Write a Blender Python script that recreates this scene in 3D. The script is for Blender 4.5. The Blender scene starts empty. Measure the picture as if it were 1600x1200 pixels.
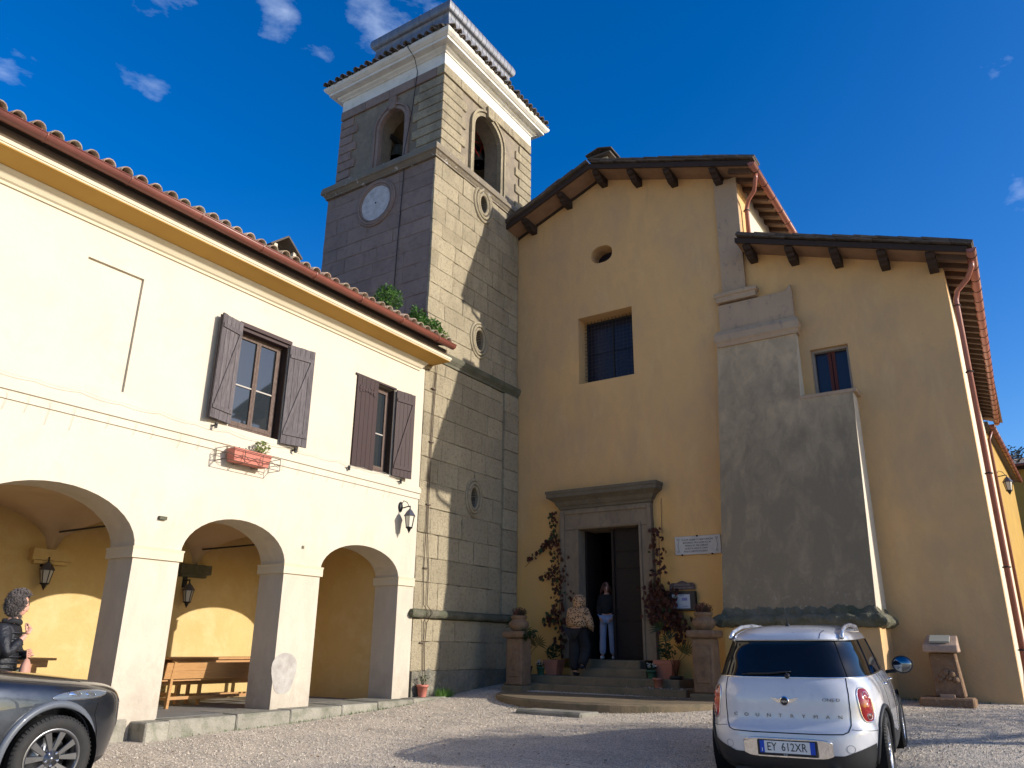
import bpy, bmesh, math, random
import numpy as np
from mathutils import Vector, Matrix, noise
from math import sin, cos, pi, radians as rad, atan2, sqrt, hypot
random.seed(7); np.random.seed(7)
RND = random.Random(11)
scene = bpy.context.scene
COL = scene.collection

# ------------------------------------------------------------ camera
PITCH, YAW, ROLL = rad(18.8), rad(33.6), rad(0.75)
cam_d = bpy.data.cameras.new('camera'); cam = bpy.data.objects.new('camera', cam_d); COL.objects.link(cam)
cam_d.sensor_width = 36; cam_d.lens = 1205 * 36 / 1600.; cam_d.clip_start = .05; cam_d.clip_end = 2000
_fwd = Vector((0, cos(PITCH), sin(PITCH))); _r = Vector((1, 0, 0)); _u = Vector((0, -sin(PITCH), cos(PITCH)))
_R = cos(ROLL) * _r + sin(ROLL) * _u; _U = -sin(ROLL) * _r + cos(ROLL) * _u
_m = Matrix((_R, _U, -_fwd)).transposed()
cam.matrix_world = Matrix.Translation((0, 0, 1.45)) @ (Matrix.Rotation(YAW, 3, 'Z') @ _m).to_4x4()
scene.camera = cam

# ------------------------------------------------------------ world, sun, exposure
SUN_DIR = Vector((.912, .246, .338)).normalized()       # towards the sun
world = bpy.data.worlds.new('World'); scene.world = world; world.use_nodes = True
wt = world.node_tree; wn = wt.nodes; wl = wt.links
for n in list(wn): wn.remove(n)
wout = wn.new('ShaderNodeOutputWorld'); bg = wn.new('ShaderNodeBackground'); sky = wn.new('ShaderNodeTexSky')
sky.sky_type = 'NISHITA'; sky.sun_disc = False
sky.sun_elevation = math.asin(SUN_DIR.z); sky.sun_rotation = atan2(SUN_DIR.x, SUN_DIR.y)
sky.altitude = 600; sky.air_density = 1.0; sky.dust_density = 1.4; sky.ozone_density = 2.5
hs = wn.new('ShaderNodeHueSaturation'); hs.inputs['Hue'].default_value = .513; hs.inputs['Saturation'].default_value = 1.44; hs.inputs['Value'].default_value = 1.08
wl.new(sky.outputs[0], hs.inputs['Color'])
# thin cirrus wisps
tc = wn.new('ShaderNodeTexCoord'); mp = wn.new('ShaderNodeMapping'); mp.inputs['Scale'].default_value = (5, 3.0, 9); mp.inputs['Rotation'].default_value = (.3, .5, .4)
nz = wn.new('ShaderNodeTexNoise'); nz.inputs['Scale'].default_value = 1.5; nz.inputs['Detail'].default_value = 7; nz.inputs['Roughness'].default_value = .6; nz.inputs['Distortion'].default_value = .2
wl.new(tc.outputs['Generated'], mp.inputs[0]); wl.new(mp.outputs[0], nz.inputs['Vector'])
cr = wn.new('ShaderNodeMapRange'); cr.inputs['From Min'].default_value = .62; cr.inputs['From Max'].default_value = .86; cr.inputs['To Min'].default_value = 0; cr.inputs['To Max'].default_value = .5; cr.clamp = True
wl.new(nz.outputs['Fac'], cr.inputs['Value'])
# a few clumps where cloud gathers
def wisp(px, py, rad_, amp):
    v = ((px - 800) * _R - (py - 600) * _U + 1205 * _fwd); v = Matrix.Rotation(YAW, 3, 'Z') @ v; v.normalize()
    d = wn.new('ShaderNodeVectorMath'); d.operation = 'DISTANCE'; d.inputs[1].default_value = v
    wl.new(tc.outputs['Generated'], d.inputs[0])
    m = wn.new('ShaderNodeMapRange'); m.interpolation_type = 'SMOOTHSTEP'
    m.inputs['From Min'].default_value = rad_; m.inputs['From Max'].default_value = 0; m.inputs['To Min'].default_value = 0; m.inputs['To Max'].default_value = amp
    wl.new(d.outputs['Value'], m.inputs['Value']); return m.outputs[0]
acc = None
for w_ in ((605, 18, .13, 1.0), (430, 10, .085, 1.0), (240, 0, .12, .8), (1610, 285, .07, 1.15), (1555, 143, .07, .85), (-5, 85, .10, .9), (235, 140, .08, .7), (500, 95, .08, .7)):
    o = wisp(*w_)
    if acc is None: acc = o
    else:
        a = wn.new('ShaderNodeMath'); a.operation = 'MAXIMUM'; wl.new(acc, a.inputs[0]); wl.new(o, a.inputs[1]); acc = a.outputs[0]
nz2 = wn.new('ShaderNodeTexNoise'); nz2.inputs['Scale'].default_value = 3.2; nz2.inputs['Detail'].default_value = 9; nz2.inputs['Roughness'].default_value = .58; nz2.inputs['Distortion'].default_value = .15
wl.new(mp.outputs[0], nz2.inputs['Vector'])
cr2 = wn.new('ShaderNodeMapRange'); cr2.inputs['From Min'].default_value = .79; cr2.inputs['From Max'].default_value = 1.10; cr2.inputs['To Max'].default_value = .36
am = wn.new('ShaderNodeMath'); am.operation = 'MULTIPLY_ADD'; am.inputs[1].default_value = .34; wl.new(acc, am.inputs[0]); wl.new(nz2.outputs['Fac'], am.inputs[2]); wl.new(am.outputs[0], cr2.inputs['Value'])
mu = cr2
mx = wn.new('ShaderNodeMix'); mx.data_type = 'RGBA'; mx.inputs['B'].default_value = (5.2, 6.0, 7.4, 1)
wl.new(mu.outputs[0], mx.inputs['Factor']); wl.new(hs.outputs[0], mx.inputs['A'])
wl.new(mx.outputs['Result'], bg.inputs['Color']); bg.inputs['Strength'].default_value = .15
wl.new(bg.outputs[0], wout.inputs['Surface'])
sd = bpy.data.lights.new('sun', 'SUN'); sd.energy = 4.6; sd.angle = rad(.53); sd.color = (1, .95, .87)
sun = bpy.data.objects.new('sun', sd); COL.objects.link(sun); sun.rotation_euler = SUN_DIR.to_track_quat('Z', 'Y').to_euler()
vs = scene.view_settings; vs.view_transform = 'Standard'; vs.look = 'None'; vs.gamma = 1; vs.exposure = .38; vs.use_curve_mapping = False

# ------------------------------------------------------------ helpers: materials
MATS = {}
def principled(name):
    m = bpy.data.materials.new(name); m.use_nodes = True; t = m.node_tree
    b = t.nodes['Principled BSDF']; return m, t, b
def noise_node(t, vec, scale, detail=5, rough=.55, dist=0):
    n = t.nodes.new('ShaderNodeTexNoise'); n.inputs['Scale'].default_value = scale; n.inputs['Detail'].default_value = detail
    n.inputs['Roughness'].default_value = rough; n.inputs['Distortion'].default_value = dist
    t.links.new(vec, n.inputs['Vector']); return n.outputs['Fac']
def ramp(t, fac, a, b, lo=0, hi=1):
    n = t.nodes.new('ShaderNodeMapRange'); n.inputs['From Min'].default_value = a; n.inputs['From Max'].default_value = b
    n.inputs['To Min'].default_value = lo; n.inputs['To Max'].default_value = hi; n.clamp = True
    t.links.new(fac, n.inputs['Value']); return n.outputs[0]
def mixc(t, fac, a, b, mode='MIX'):
    n = t.nodes.new('ShaderNodeMix'); n.data_type = 'RGBA'; n.blend_type = mode
    if isinstance(fac, (int, float)): n.inputs['Factor'].default_value = fac
    else: t.links.new(fac, n.inputs['Factor'])
    for k, v in (('A', a), ('B', b)):
        if isinstance(v, tuple): n.inputs[k].default_value = (*v[:3], 1)
        else: t.links.new(v, n.inputs[k])
    return n.outputs['Result']
def mth(t, op, a, b=None):
    n = t.nodes.new('ShaderNodeMath'); n.operation = op
    for i, v in enumerate((a, b)):
        if v is None: continue
        if isinstance(v, (int, float)): n.inputs[i].default_value = v
        else: t.links.new(v, n.inputs[i])
    return n.outputs[0]
def wpos(t, sc=(1, 1, 1)):
    g = t.nodes.new('ShaderNodeNewGeometry'); m = t.nodes.new('ShaderNodeMapping'); m.inputs['Scale'].default_value = sc
    t.links.new(g.outputs['Position'], m.inputs['Vector']); return m.outputs[0], g.outputs['Position']
def opos(t, sc=(1, 1, 1)):
    g = t.nodes.new('ShaderNodeTexCoord'); m = t.nodes.new('ShaderNodeMapping'); m.inputs['Scale'].default_value = sc
    t.links.new(g.outputs['Object'], m.inputs['Vector']); return m.outputs[0]
def mat(name, c1, c2=None, scale=2.0, rough=.85, bump=.0, bscale=40, metal=0, sc=(1, 1, 1), spec=.3, rnd=0, c3=None, s3=12, t3=(.55, .75), a3=.8, obj=False, coat=0, dist=0, bdist=.01, huer=0):
    """procedural material: c1/c2 mixed by large noise, c3 spots by finer noise, rnd = per-object value variation"""
    if name in MATS: return MATS[name]
    m, t, b = principled(name)
    v = opos(t, sc) if obj else wpos(t, sc)[0]
    col = c1
    if c2: col = mixc(t, ramp(t, noise_node(t, v, scale, 6, .6, dist), .3, .7), c1, c2)
    if c3:
        f = ramp(t, noise_node(t, v, s3, 6, .65, .3), t3[0], t3[1], 0, a3); col = mixc(t, f, col, c3)
    if rnd or huer:
        oi = t.nodes.new('ShaderNodeObjectInfo'); h = t.nodes.new('ShaderNodeHueSaturation')
        if isinstance(col, tuple): h.inputs['Color'].default_value = (*col, 1)
        else: t.links.new(col, h.inputs['Color'])
        t.links.new(ramp(t, oi.outputs['Random'], 0, 1, 1 - rnd, 1 + rnd), h.inputs['Value'])
        if huer:
            r2 = mth(t, 'FRACT', mth(t, 'MULTIPLY', oi.outputs['Random'], 7.31)); t.links.new(ramp(t, r2, 0, 1, .5 - huer, .5 + huer), h.inputs['Hue'])
        col = h.outputs[0]
    if isinstance(col, tuple): b.inputs['Base Color'].default_value = (*col, 1)
    else: t.links.new(col, b.inputs['Base Color'])
    b.inputs['Roughness'].default_value = rough; b.inputs['Metallic'].default_value = metal
    b.inputs['Specular IOR Level'].default_value = spec; b.inputs['Coat Weight'].default_value = coat; b.inputs['Coat Roughness'].default_value = .03
    if bump:
        bp = t.nodes.new('ShaderNodeBump'); bp.inputs['Strength'].default_value = bump; bp.inputs['Distance'].default_value = bdist
        n1 = noise_node(t, v, bscale, 6, .65); t.links.new(n1, bp.inputs['Height']); t.links.new(bp.outputs[0], b.inputs['Normal'])
    MATS[name] = m; return m
def add_stain(m, col, zlo, zhi, scale=(3, 3, 1), nscale=1.0, lo=.45, hi=.7, amt=.7, extra=None):
    """a stain of real colour between heights zlo (full) and zhi (none), broken up by noise"""
    t = m.node_tree; b = t.nodes['Principled BSDF']; src = b.inputs['Base Color'].links
    prev = src[0].from_socket if src else tuple(b.inputs['Base Color'].default_value[:3])
    v, pos = wpos(t, scale); s = t.nodes.new('ShaderNodeSeparateXYZ'); t.links.new(pos, s.inputs[0])
    zf = ramp(t, s.outputs['Z'], zlo, zhi, 1, 0)
    n = noise_node(t, v, nscale, 7, .65, .4); f = mth(t, 'MULTIPLY', ramp(t, mth(t, 'ADD', mth(t, 'MULTIPLY', n, 1.0), mth(t, 'MULTIPLY', mth(t, 'SUBTRACT', zf, .5), .55)), lo, hi), amt)
    f = mth(t, 'MULTIPLY', f, mth(t, 'MINIMUM', mth(t, 'MULTIPLY', zf, 3), 1))
    if extra:  # limit along an axis: (axis, a, b)
        ax, a_, b_ = extra; e = ramp(t, s.outputs[ax], a_, b_, 0, 1); f = mth(t, 'MULTIPLY', f, e)
    t.links.new(mixc(t, f, prev, col), b.inputs['Base Color']); return m

CREAM = mat('cream_plaster', (.565, .50, .40), (.53, .465, .365), 1.1, .92, .35, 18, c3=(.47, .40, .30), s3=1.7, t3=(.54, .78), a3=.55, bdist=.02)
add_stain(CREAM, (.33, .27, .20), .3, 1.6, (1.5, 1.5, 1.2), 2.2, .45, .75, .85)
add_stain(CREAM, (.44, .385, .31), 2.5, 5.2, (2.5, 2.5, 1), 1.6, .55, .85, .65)
add_stain(CREAM, (.36, .32, .265), 30, -20, (1.3, 1.3, .3), 1.1, .74, .95, .4)
CORN = mat('cream_moulding', (.58, .505, .37), (.54, .46, .32), 1.4, .9, .2, 25, c3=(.5, .42, .3), s3=4, t3=(.6, .8), a3=.4)
SOFF = mat('ochre_soffit', (.50, .29, .07), (.44, .25, .06), 1.2, .9, .15, 20)
YELL = mat('yellow_plaster', (.56, .40, .175), (.50, .35, .14), 1.0, .9, .4, 9, c3=(.60, .46, .24), s3=2.2, t3=(.5, .7), a3=.6, bdist=.03)
OCHRE = mat('ochre_church_plaster', (.66, .39, .155), (.56, .345, .16), .7, .93, .45, 22, c3=(.44, .29, .16), s3=1.3, t3=(.46, .72), a3=.6, bdist=.02, sc=(1, 1, .5))
add_stain(OCHRE, (.66, .44, .22), -30, 40, (1.1, 1.1, .3), 2.1, .50, .72, .45)
add_stain(OCHRE, (.40, .27, .15), 40, -10, (1, 1, 1), 8, .52, .78, .4)
add_stain(OCHRE, (.72, .49, .25), 40, -10, (1, 1, .7), 5, .56, .8, .35)
add_stain(OCHRE, (.36, .25, .145), 40, -10, (5, 5, .28), 1.2, .72, .95, .55)
add_stain(OCHRE, (.70, .37, .085), 1.0, 6.5, (1, 1, .5), .7, .3, .75, .75, ('X', -3.9, -5.3))
add_stain(OCHRE, (.38, .27, .15), 0, 7, (1.2, 1.2, .8), .9, .35, .75, .6, ('X', -5.2, -3.5))
add_stain(OCHRE, (.24, .19, .13), 14, 12.9, (1.0, 1.0, .35), .8, .30, .62, .7, ('X', -9.5, -10.5))
add_stain(OCHRE, (.20, .165, .12), 20, 0, (2.2, 2.2, .25), 1.3, .66, .85, .5)
GREYP = mat('grey_weathered_render', (.56, .40, .235), (.44, .32, .18), 1.5, .95, .6, 16, c3=(.25, .18, .12), s3=4, t3=(.5, .72), a3=.6, bdist=.03, sc=(1, 1, .6))
add_stain(GREYP, (.215, .165, .105), 4.2, 9.0, (1.7, 1.7, .9), 1.6, .28, .78, .92)
add_stain(GREYP, (.42, .37, .30), 1.5, 9, (1, 1, 1), 13, .78, .92, .5)
PALEP = mat('pale_weathered_render', (.44, .31, .195), (.37, .26, .17), 2, .95, .5, 20, c3=(.15, .13, .12), s3=9, t3=(.56, .7), a3=.6, bdist=.02, sc=(1, 1, .5))
MOSS = mat('mossy_stone', (.17, .15, .11), (.08, .085, .05), 3, .97, 1, 25, c3=(.34, .32, .28), s3=30, t3=(.63, .7), a3=.9, bdist=.04)
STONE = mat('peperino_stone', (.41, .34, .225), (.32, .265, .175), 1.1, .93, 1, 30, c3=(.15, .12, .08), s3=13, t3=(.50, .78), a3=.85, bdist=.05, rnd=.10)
add_stain(STONE, (.14, .115, .08), 30, -5, (1.6, 1.6, .5), 1.4, .47, .78, .75)
add_stain(STONE, (.62, .56, .44), 30, -5, (1, 1, 1), 21, .62, .80, .75)
add_stain(STONE, (.13, .105, .07), 30, -5, (1, 1, 1), 27, .66, .80, .75)
STONE_SHADED = mat('shaded_weathered_stone', (.27, .20, .165), (.21, .155, .13), 1.2, .95, .8, 22, c3=(.15, .10, .085), s3=7, t3=(.5, .75), a3=.7, bdist=.03, rnd=.08)  # darker copy of the tower stone; south-face shade is put into the colour
RUBBLE = mat('rough_rubble', (.26, .23, .17), (.15, .14, .11), 4, .97, 1, 14, c3=(.42, .38, .3), s3=9, t3=(.58, .7), a3=.7, bdist=.08)
PORTAL = mat('portal_grey_stone', (.24, .18, .12), (.185, .135, .09), 2, .93, .7, 35, c3=(.10, .09, .07), s3=6, t3=(.5, .72), a3=.6, bdist=.015, sc=(1, 1, .5))
STEP = mat('step_stone', (.22, .16, .095), (.15, .115, .07), 2, .9, .6, 30, c3=(.08, .09, .05), s3=5, t3=(.5, .7), a3=.6, bdist=.02)
KERB = mat('kerb_stone', (.34, .31, .25), (.22, .205, .16), 2.5, .93, .9, 22, c3=(.12, .13, .08), s3=5, t3=(.5, .7), a3=.6, bdist=.03, rnd=.1)
WHITE = mat('white_stucco', (.70, .67, .60), (.60, .57, .50), 2, .85, .25, 20, c3=(.34, .31, .26), s3=3.5, t3=(.54, .76), a3=.55)
LEAD = mat('lead_sheet', (.24, .245, .27), (.15, .155, .175), 2.5, .5, .3, 14, metal=.35, c3=(.36, .25, .19), s3=4, t3=(.58, .75), a3=.5, sc=(3, 3, .6))
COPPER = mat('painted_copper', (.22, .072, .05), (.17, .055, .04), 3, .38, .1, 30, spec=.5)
COPPER2 = mat('sunlit_copper_paint', (.36, .13, .08), (.30, .10, .065), 3, .35, .1, 30, spec=.5)  # lighter copy of painted_copper; the sunlit look is put into the colour
ANNEX = mat('deep_yellow_plaster', (.42, .26, .06), (.35, .21, .05), 1.3, .93, .4, 9, c3=(.28, .2, .1), s3=2, t3=(.5, .75), a3=.5)
CLIP = mat('dark_iron', (.03, .028, .027), (.05, .04, .035), 5, .6, .2, 60, metal=.5)
TILE = mat('old_roof_tile', (.34, .22, .15), (.24, .17, .12), 6, .92, .8, 30, c3=(.42, .40, .33), s3=14, t3=(.5, .65), a3=.85, bdist=.01, rnd=.22, huer=.015)
TILED = mat('dark_mossy_tile', (.13, .10, .08), (.09, .08, .065), 5, .95, .8, 25, c3=(.24, .22, .18), s3=12, t3=(.6, .72), a3=.6, bdist=.02, rnd=.2)
TIMB = mat('dark_timber', (.045, .028, .02), (.03, .018, .014), 6, .8, .4, 30, sc=(1, 1, 6))
RAFT = mat('brown_timber', (.10, .055, .032), (.07, .04, .025), 6, .8, .4, 30)
PIAN = mat('terracotta_board', (.28, .17, .10), (.22, .13, .08), 4, .9, .3, 20)
SHUT = mat('weathered_shutter_wood', (.125, .108, .112), (.06, .048, .05), 9, .75, .5, 20, sc=(4, 4, .5), c3=(.20, .175, .175), s3=22, t3=(.5, .7), a3=.45, rnd=.15)
SHUTB = mat('brown_shutter_wood', (.042, .02, .02), (.032, .016, .016), 9, .6, .3, 20, sc=(4, 4, .5), rnd=.1)
DOORW = mat('old_door_wood', (.022, .012, .008), (.014, .008, .006), 6, .7, .4, 25, sc=(1, 1, 5))
IRON = mat('black_iron', (.018, .018, .02), None, rough=.5, metal=.3)
DARK = mat('dark_interior', (.02, .017, .015), (.014, .012, .011), 2, .95)  # near-black colour stands in for unlit rooms and recesses
FLOOR = mat('grey_floor_paving', (.22, .21, .19), (.17, .165, .15), 3, .8, .4, 30)
PINE = mat('varnished_pine', (.44, .235, .09), (.36, .18, .065), 5, .45, .2, 14, sc=(6, 1, 6), c3=(.25, .1, .03), s3=12, t3=(.6, .75), a3=.5, spec=.4)
TERRA = mat('terracotta', (.42, .16, .10), (.34, .13, .08), 5, .85, .2, 30)
PLAST = mat('red_plastic_planter', (.52, .18, .13), (.46, .15, .11), 4, .6, .1, 30)
BLKP = mat('black_plastic_pot', (.02, .02, .02), None, rough=.5)
GREENP = mat('green_plastic_pot', (.05, .12, .07), None, rough=.5)
MARBLE = mat('white_marble', (.52, .48, .43), (.45, .42, .38), 6, .5, .1, 30, c3=(.36, .32, .28), s3=12, t3=(.55, .75), a3=.4)
LETTER = mat('dark_lettering', (.06, .05, .045), None, rough=.8)
MONU = mat('tufa_stone', (.25, .155, .09), (.17, .105, .065), 6, .95, 1, 35, c3=(.28, .22, .16), s3=14, t3=(.55, .7), a3=.6, bdist=.03)
PINKST = mat('pinkish_stone', (.40, .28, .20), (.32, .22, .16), 5, .9, .6, 35, bdist=.02)
WIRE = mat('cable_brown', (.10, .07, .05), None, rough=.7)
LEADGLASS = None
def glass_mat(name, tint=(.02, .025, .03), rough=.03, spec=.8):
    m, t, b = principled(name); b.inputs['Base Color'].default_value = (*tint, 1); b.inputs['Roughness'].default_value = rough
    b.inputs['Specular IOR Level'].default_value = spec; b.inputs['IOR'].default_value = 1.6; return m
PANE = glass_mat('window_glass'); PANEV = glass_mat('violet_dark_glass', (.018, .016, .028), .2, .3)
LAMPG = glass_mat('lantern_glass', (.42, .40, .36), .25, .5)
LAMPW = mat('cream_lantern_glass', (.62, .58, .46), None, rough=.3, spec=.5)
def leaf_mat(name, c1, c2, rnd_attr=True):
    m, t, b = principled(name); v, _ = wpos(t); n = noise_node(t, v, 9, 3, .6)
    c = mixc(t, ramp(t, n, .3, .7), c1, c2); t.links.new(c, b.inputs['Base Color']); b.inputs['Roughness'].default_value = .55
    b.inputs['Specular IOR Level'].default_value = .3
    tr = t.nodes.new('ShaderNodeBsdfTranslucent'); t.links.new(c, tr.inputs['Color']); ms = t.nodes.new('ShaderNodeMixShader'); ms.inputs[0].default_value = .25
    o = t.nodes['Material Output']; t.links.new(b.outputs[0], ms.inputs[1]); t.links.new(tr.outputs[0], ms.inputs[2]); t.links.new(ms.outputs[0], o.inputs['Surface'])
    MATS[name] = m; return m
LGREEN = leaf_mat('green_leaves', (.07, .16, .025), (.04, .10, .02)); LDARK = leaf_mat('dark_green_leaves', (.03, .06, .02), (.02, .04, .012))
LRED = leaf_mat('red_creeper_leaves', (.085, .02, .015), (.05, .022, .012)); LBRIGHT = leaf_mat('bright_grass', (.14, .26, .04), (.09, .19, .03))
LHEATH = leaf_mat('heather_sprigs', (.16, .05, .05), (.09, .05, .03)); LWHITE = leaf_mat('white_petals', (.7, .7, .66), (.6, .6, .55))
LYELL = leaf_mat('pale_yellow_green_leaves', (.32, .34, .10), (.12, .17, .04)); BARK = mat('bark', (.07, .055, .04), (.045, .035, .028), 8, .95, .8, 30)

# ------------------------------------------------------------ helpers: objects
def tag(o, label=None, cat=None, group=None, kind=None):
    if label: o['label'] = label
    if cat: o['category'] = cat
    if group: o['group'] = group
    if kind: o['kind'] = kind
    return o
def thing(name, label, cat, loc=(0, 0, 0), rotz=0, group=None):
    o = bpy.data.objects.new(name, None); COL.objects.link(o); o.location = loc; o.rotation_euler = (0, 0, rotz)
    o.empty_display_size = .2; return tag(o, label, cat, group)
def root_inv(p):
    # inverse of the world matrix of a parent whose chain is only roots + identity children
    return (Matrix.LocRotScale(p.location, p.rotation_euler, p.scale)).inverted() if p.parent is None else Matrix.Identity(4)
class B:
    def __init__(s): s.v = []; s.f = []; s.m = []; s.sm = []
    def add(s, vs, fs, mi=0, smooth=False):
        n = len(s.v); s.v += [tuple(v) for v in vs]; s.f += [tuple(i + n for i in f) for f in fs]; s.m += [mi] * len(fs); s.sm += [smooth] * len(fs); return s
    def box(s, x0, x1, y0, y1, z0, z1, mi=0):
        v = [(x, y, z) for z in (z0, z1) for x, y in ((x0, y0), (x1, y0), (x1, y1), (x0, y1))]
        return s.add(v, [(0, 3, 2, 1), (4, 5, 6, 7), (0, 1, 5, 4), (1, 2, 6, 5), (2, 3, 7, 6), (3, 0, 4, 7)], mi)
    def obox(s, c, ax, ay, az, mi=0):  # oriented box, half-axes
        c, ax, ay, az = map(Vector, (c, ax, ay, az)); v = [c + i * ax + j * ay + k * az for k in (-1, 1) for i, j in ((-1, -1), (1, -1), (1, 1), (-1, 1))]
        return s.add(v, [(0, 3, 2, 1), (4, 5, 6, 7), (0, 1, 5, 4), (1, 2, 6, 5), (2, 3, 7, 6), (3, 0, 4, 7)], mi)
    def bar(s, p, q, w, h=None, up=(0, 0, 1), mi=0):
        p, q = Vector(p), Vector(q); d = (q - p); L = d.length; d.normalize(); u = Vector(up); sdir = d.cross(u)
        if sdir.length < 1e-4: sdir = d.cross(Vector((1, 0, 0)))
        sdir.normalize(); u = sdir.cross(d).normalized(); h = h or w
        return s.obox((p + q) / 2, d * L / 2, sdir * w / 2, u * h / 2, mi)
    def prism(s, poly, ax, a0, a1, mi=0):
        """poly of 2D points extruded along axis ax ('X','Y','Z') between a0 and a1"""
        def P(p, a): return {'X': (a, p[0], p[1]), 'Y': (p[0], a, p[1]), 'Z': (p[0], p[1], a)}[ax]
        n = len(poly); v = [P(p, a0) for p in poly] + [P(p, a1) for p in poly]
        fs = [tuple(range(n - 1, -1, -1)), tuple(range(n, 2 * n))] + [(i, (i + 1) % n, (i + 1) % n + n, i + n) for i in range(n)]
        return s.add(v, fs, mi)
    def tube(s, pts, r, n=8, mi=0, cap=True, smooth=True, closed=False):
        pts = [Vector(p) for p in pts]; rs = r if isinstance(r, (list, tuple)) else [r] * len(pts); v = []; prev = None; N = len(pts)
        for i, p in enumerate(pts):
            if closed: d = pts[(i + 1) % N] - pts[i - 1]
            else: d = pts[min(i + 1, N - 1)] - pts[max(i - 1, 0)]
            d.normalize()
            if prev is None: a = d.orthogonal().normalized()
            else: a = (prev - d * prev.dot(d)); a = a.normalized() if a.length > 1e-6 else d.orthogonal().normalized()
            prev = a; b = d.cross(a); v += [p + rs[i] * (cos(2 * pi * k / n) * a + sin(2 * pi * k / n) * b) for k in range(n)]
        fs = [(i * n + k, i * n + (k + 1) % n, (i + 1) * n + (k + 1) % n, (i + 1) * n + k) for i in range(N - 1) for k in range(n)]
        if closed: fs += [((N - 1) * n + k, (N - 1) * n + (k + 1) % n, (k + 1) % n, k) for k in range(n)]
        elif cap: fs += [tuple(range(n - 1, -1, -1)), tuple((N - 1) * n + k for k in range(n))]
        return s.add(v, fs, mi, smooth)
    def lathe(s, prof, c=(0, 0, 0), n=16, ax='Z', mi=0, smooth=True, sx=1, sy=1, cap=True):
        v = []
        for r, h in prof:
            for k in range(n):
                a = 2 * pi * k / n; x, y = r * cos(a) * sx, r * sin(a) * sy
                q = {'Z': (x, y, h), 'X': (h, x, y), 'Y': (y, h, x)}[ax]; v.append((c[0] + q[0], c[1] + q[1], c[2] + q[2]))
        N = len(prof); fs = [(i * n + k, i * n + (k + 1) % n, (i + 1) * n + (k + 1) % n, (i + 1) * n + k) for i in range(N - 1) for k in range(n)]
        s.add(v, fs, mi, smooth)
        if cap and prof[0][0] > 1e-5: s.add(v[:n], [tuple(range(n - 1, -1, -1))], mi)
        if cap and prof[-1][0] > 1e-5: s.add(v[-n:], [tuple(range(n))], mi)
        return s
    def ring(s, rect, prof, mi=0, smooth=False):
        """square moulding: prof = [(outset, z)...] swept round rect (x0,x1,y0,y1)"""
        x0, x1, y0, y1 = rect; v = []
        for o, z in prof: v += [(x0 - o, y0 - o, z), (x1 + o, y0 - o, z), (x1 + o, y1 + o, z), (x0 - o, y1 + o, z)]
        N = len(prof); fs = [(i * 4 + k, i * 4 + (k + 1) % 4, (i + 1) * 4 + (k + 1) % 4, (i + 1) * 4 + k) for i in range(N - 1) for k in range(4)]
        fs += [(3, 2, 1, 0), tuple((N - 1) * 4 + k for k in range(4))]
        return s.add(v, fs, mi, smooth)
    def mesh(s, name, mats):
        me = bpy.data.meshes.new(name); me.from_pydata(s.v, [], s.f); me.update()
        for m in (mats if isinstance(mats, (list, tuple)) else [mats]): me.materials.append(m)
        me.polygons.foreach_set('material_index', s.m); me.polygons.foreach_set('use_smooth', s.sm); return me
    def build(s, name, mats, parent=None, label=None, bevel=0, fix=False, smooth=None, local=False):
        me = s.mesh(name, mats)
        if fix:
            bm = bmesh.new(); bm.from_mesh(me); bmesh.ops.recalc_face_normals(bm, faces=bm.faces); bm.to_mesh(me); bm.free()
        if bevel:
            bm = bmesh.new(); bm.from_mesh(me); bmesh.ops.remove_doubles(bm, verts=bm.verts, dist=1e-5)
            es = [e for e in bm.edges if len(e.link_faces) == 2 and e.calc_face_angle(0) > .5]
            bmesh.ops.bevel(bm, geom=es, offset=bevel, segments=1, affect='EDGES'); bm.to_mesh(me); bm.free()
        if smooth: me.polygons.foreach_set('use_smooth', [True] * len(me.polygons))
        o = bpy.data.objects.new(name, me); COL.objects.link(o)
        if parent is not None:
            o.parent = parent
            if not local: o.matrix_parent_inverse = root_inv(parent)
        if label: o['label'] = label
        return o
def raise_to(o, lst): lst.append(o); return o
def cut(o, cutters, op='DIFFERENCE'):
    """boolean the B-builders in cutters out of object o"""
    tmp = []
    for c in cutters:
        me = c.mesh('cutter', []); bm = bmesh.new(); bm.from_mesh(me); bmesh.ops.recalc_face_normals(bm, faces=bm.faces); bm.to_mesh(me); bm.free()
        co = bpy.data.objects.new('cutter', me); COL.objects.link(co); tmp.append(co)
        m = o.modifiers.new('b', 'BOOLEAN'); m.operation = op; m.object = co; m.solver = 'EXACT'
    pm = o.parent; pinv = o.matrix_parent_inverse.copy(); o.parent = None
    dg = bpy.context.evaluated_depsgraph_get(); dg.update(); ne = bpy.data.meshes.new_from_object(o.evaluated_get(dg)); o.modifiers.clear(); old = o.data; o.data = ne; ne.name = old.name
    if pm is not None: o.parent = pm; o.matrix_parent_inverse = pinv
    for c in tmp: me = c.data; bpy.data.objects.remove(c); bpy.data.meshes.remove(me)
    return o
def arch_poly(y0, y1, zb, zs, zt, n=20):
    c = (y0 + y1) / 2; a = (y1 - y0) / 2
    return [(y0, zb), (y1, zb), (y1, zs)] + [(c + a * cos(pi * k / n), zs + (zt - zs) * sin(pi * k / n)) for k in range(1, n)] + [(y0, zs)]
def copy_tree(o, parent=None):
    c = o.copy(); COL.objects.link(c)
    if parent is not None: c.parent = parent; c.matrix_parent_inverse = o.matrix_parent_inverse.copy()
    for ch in list(o.children): copy_tree(ch, c)
    return c
def inst(src, name, parent, mw, rel=True):
    """a further piece sharing src's mesh, placed by matrix mw (world) under parent"""
    o = bpy.data.objects.new(name, src); COL.objects.link(o); o.parent = parent; o.matrix_parent_inverse = root_inv(parent); o.matrix_basis = mw; return o
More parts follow.
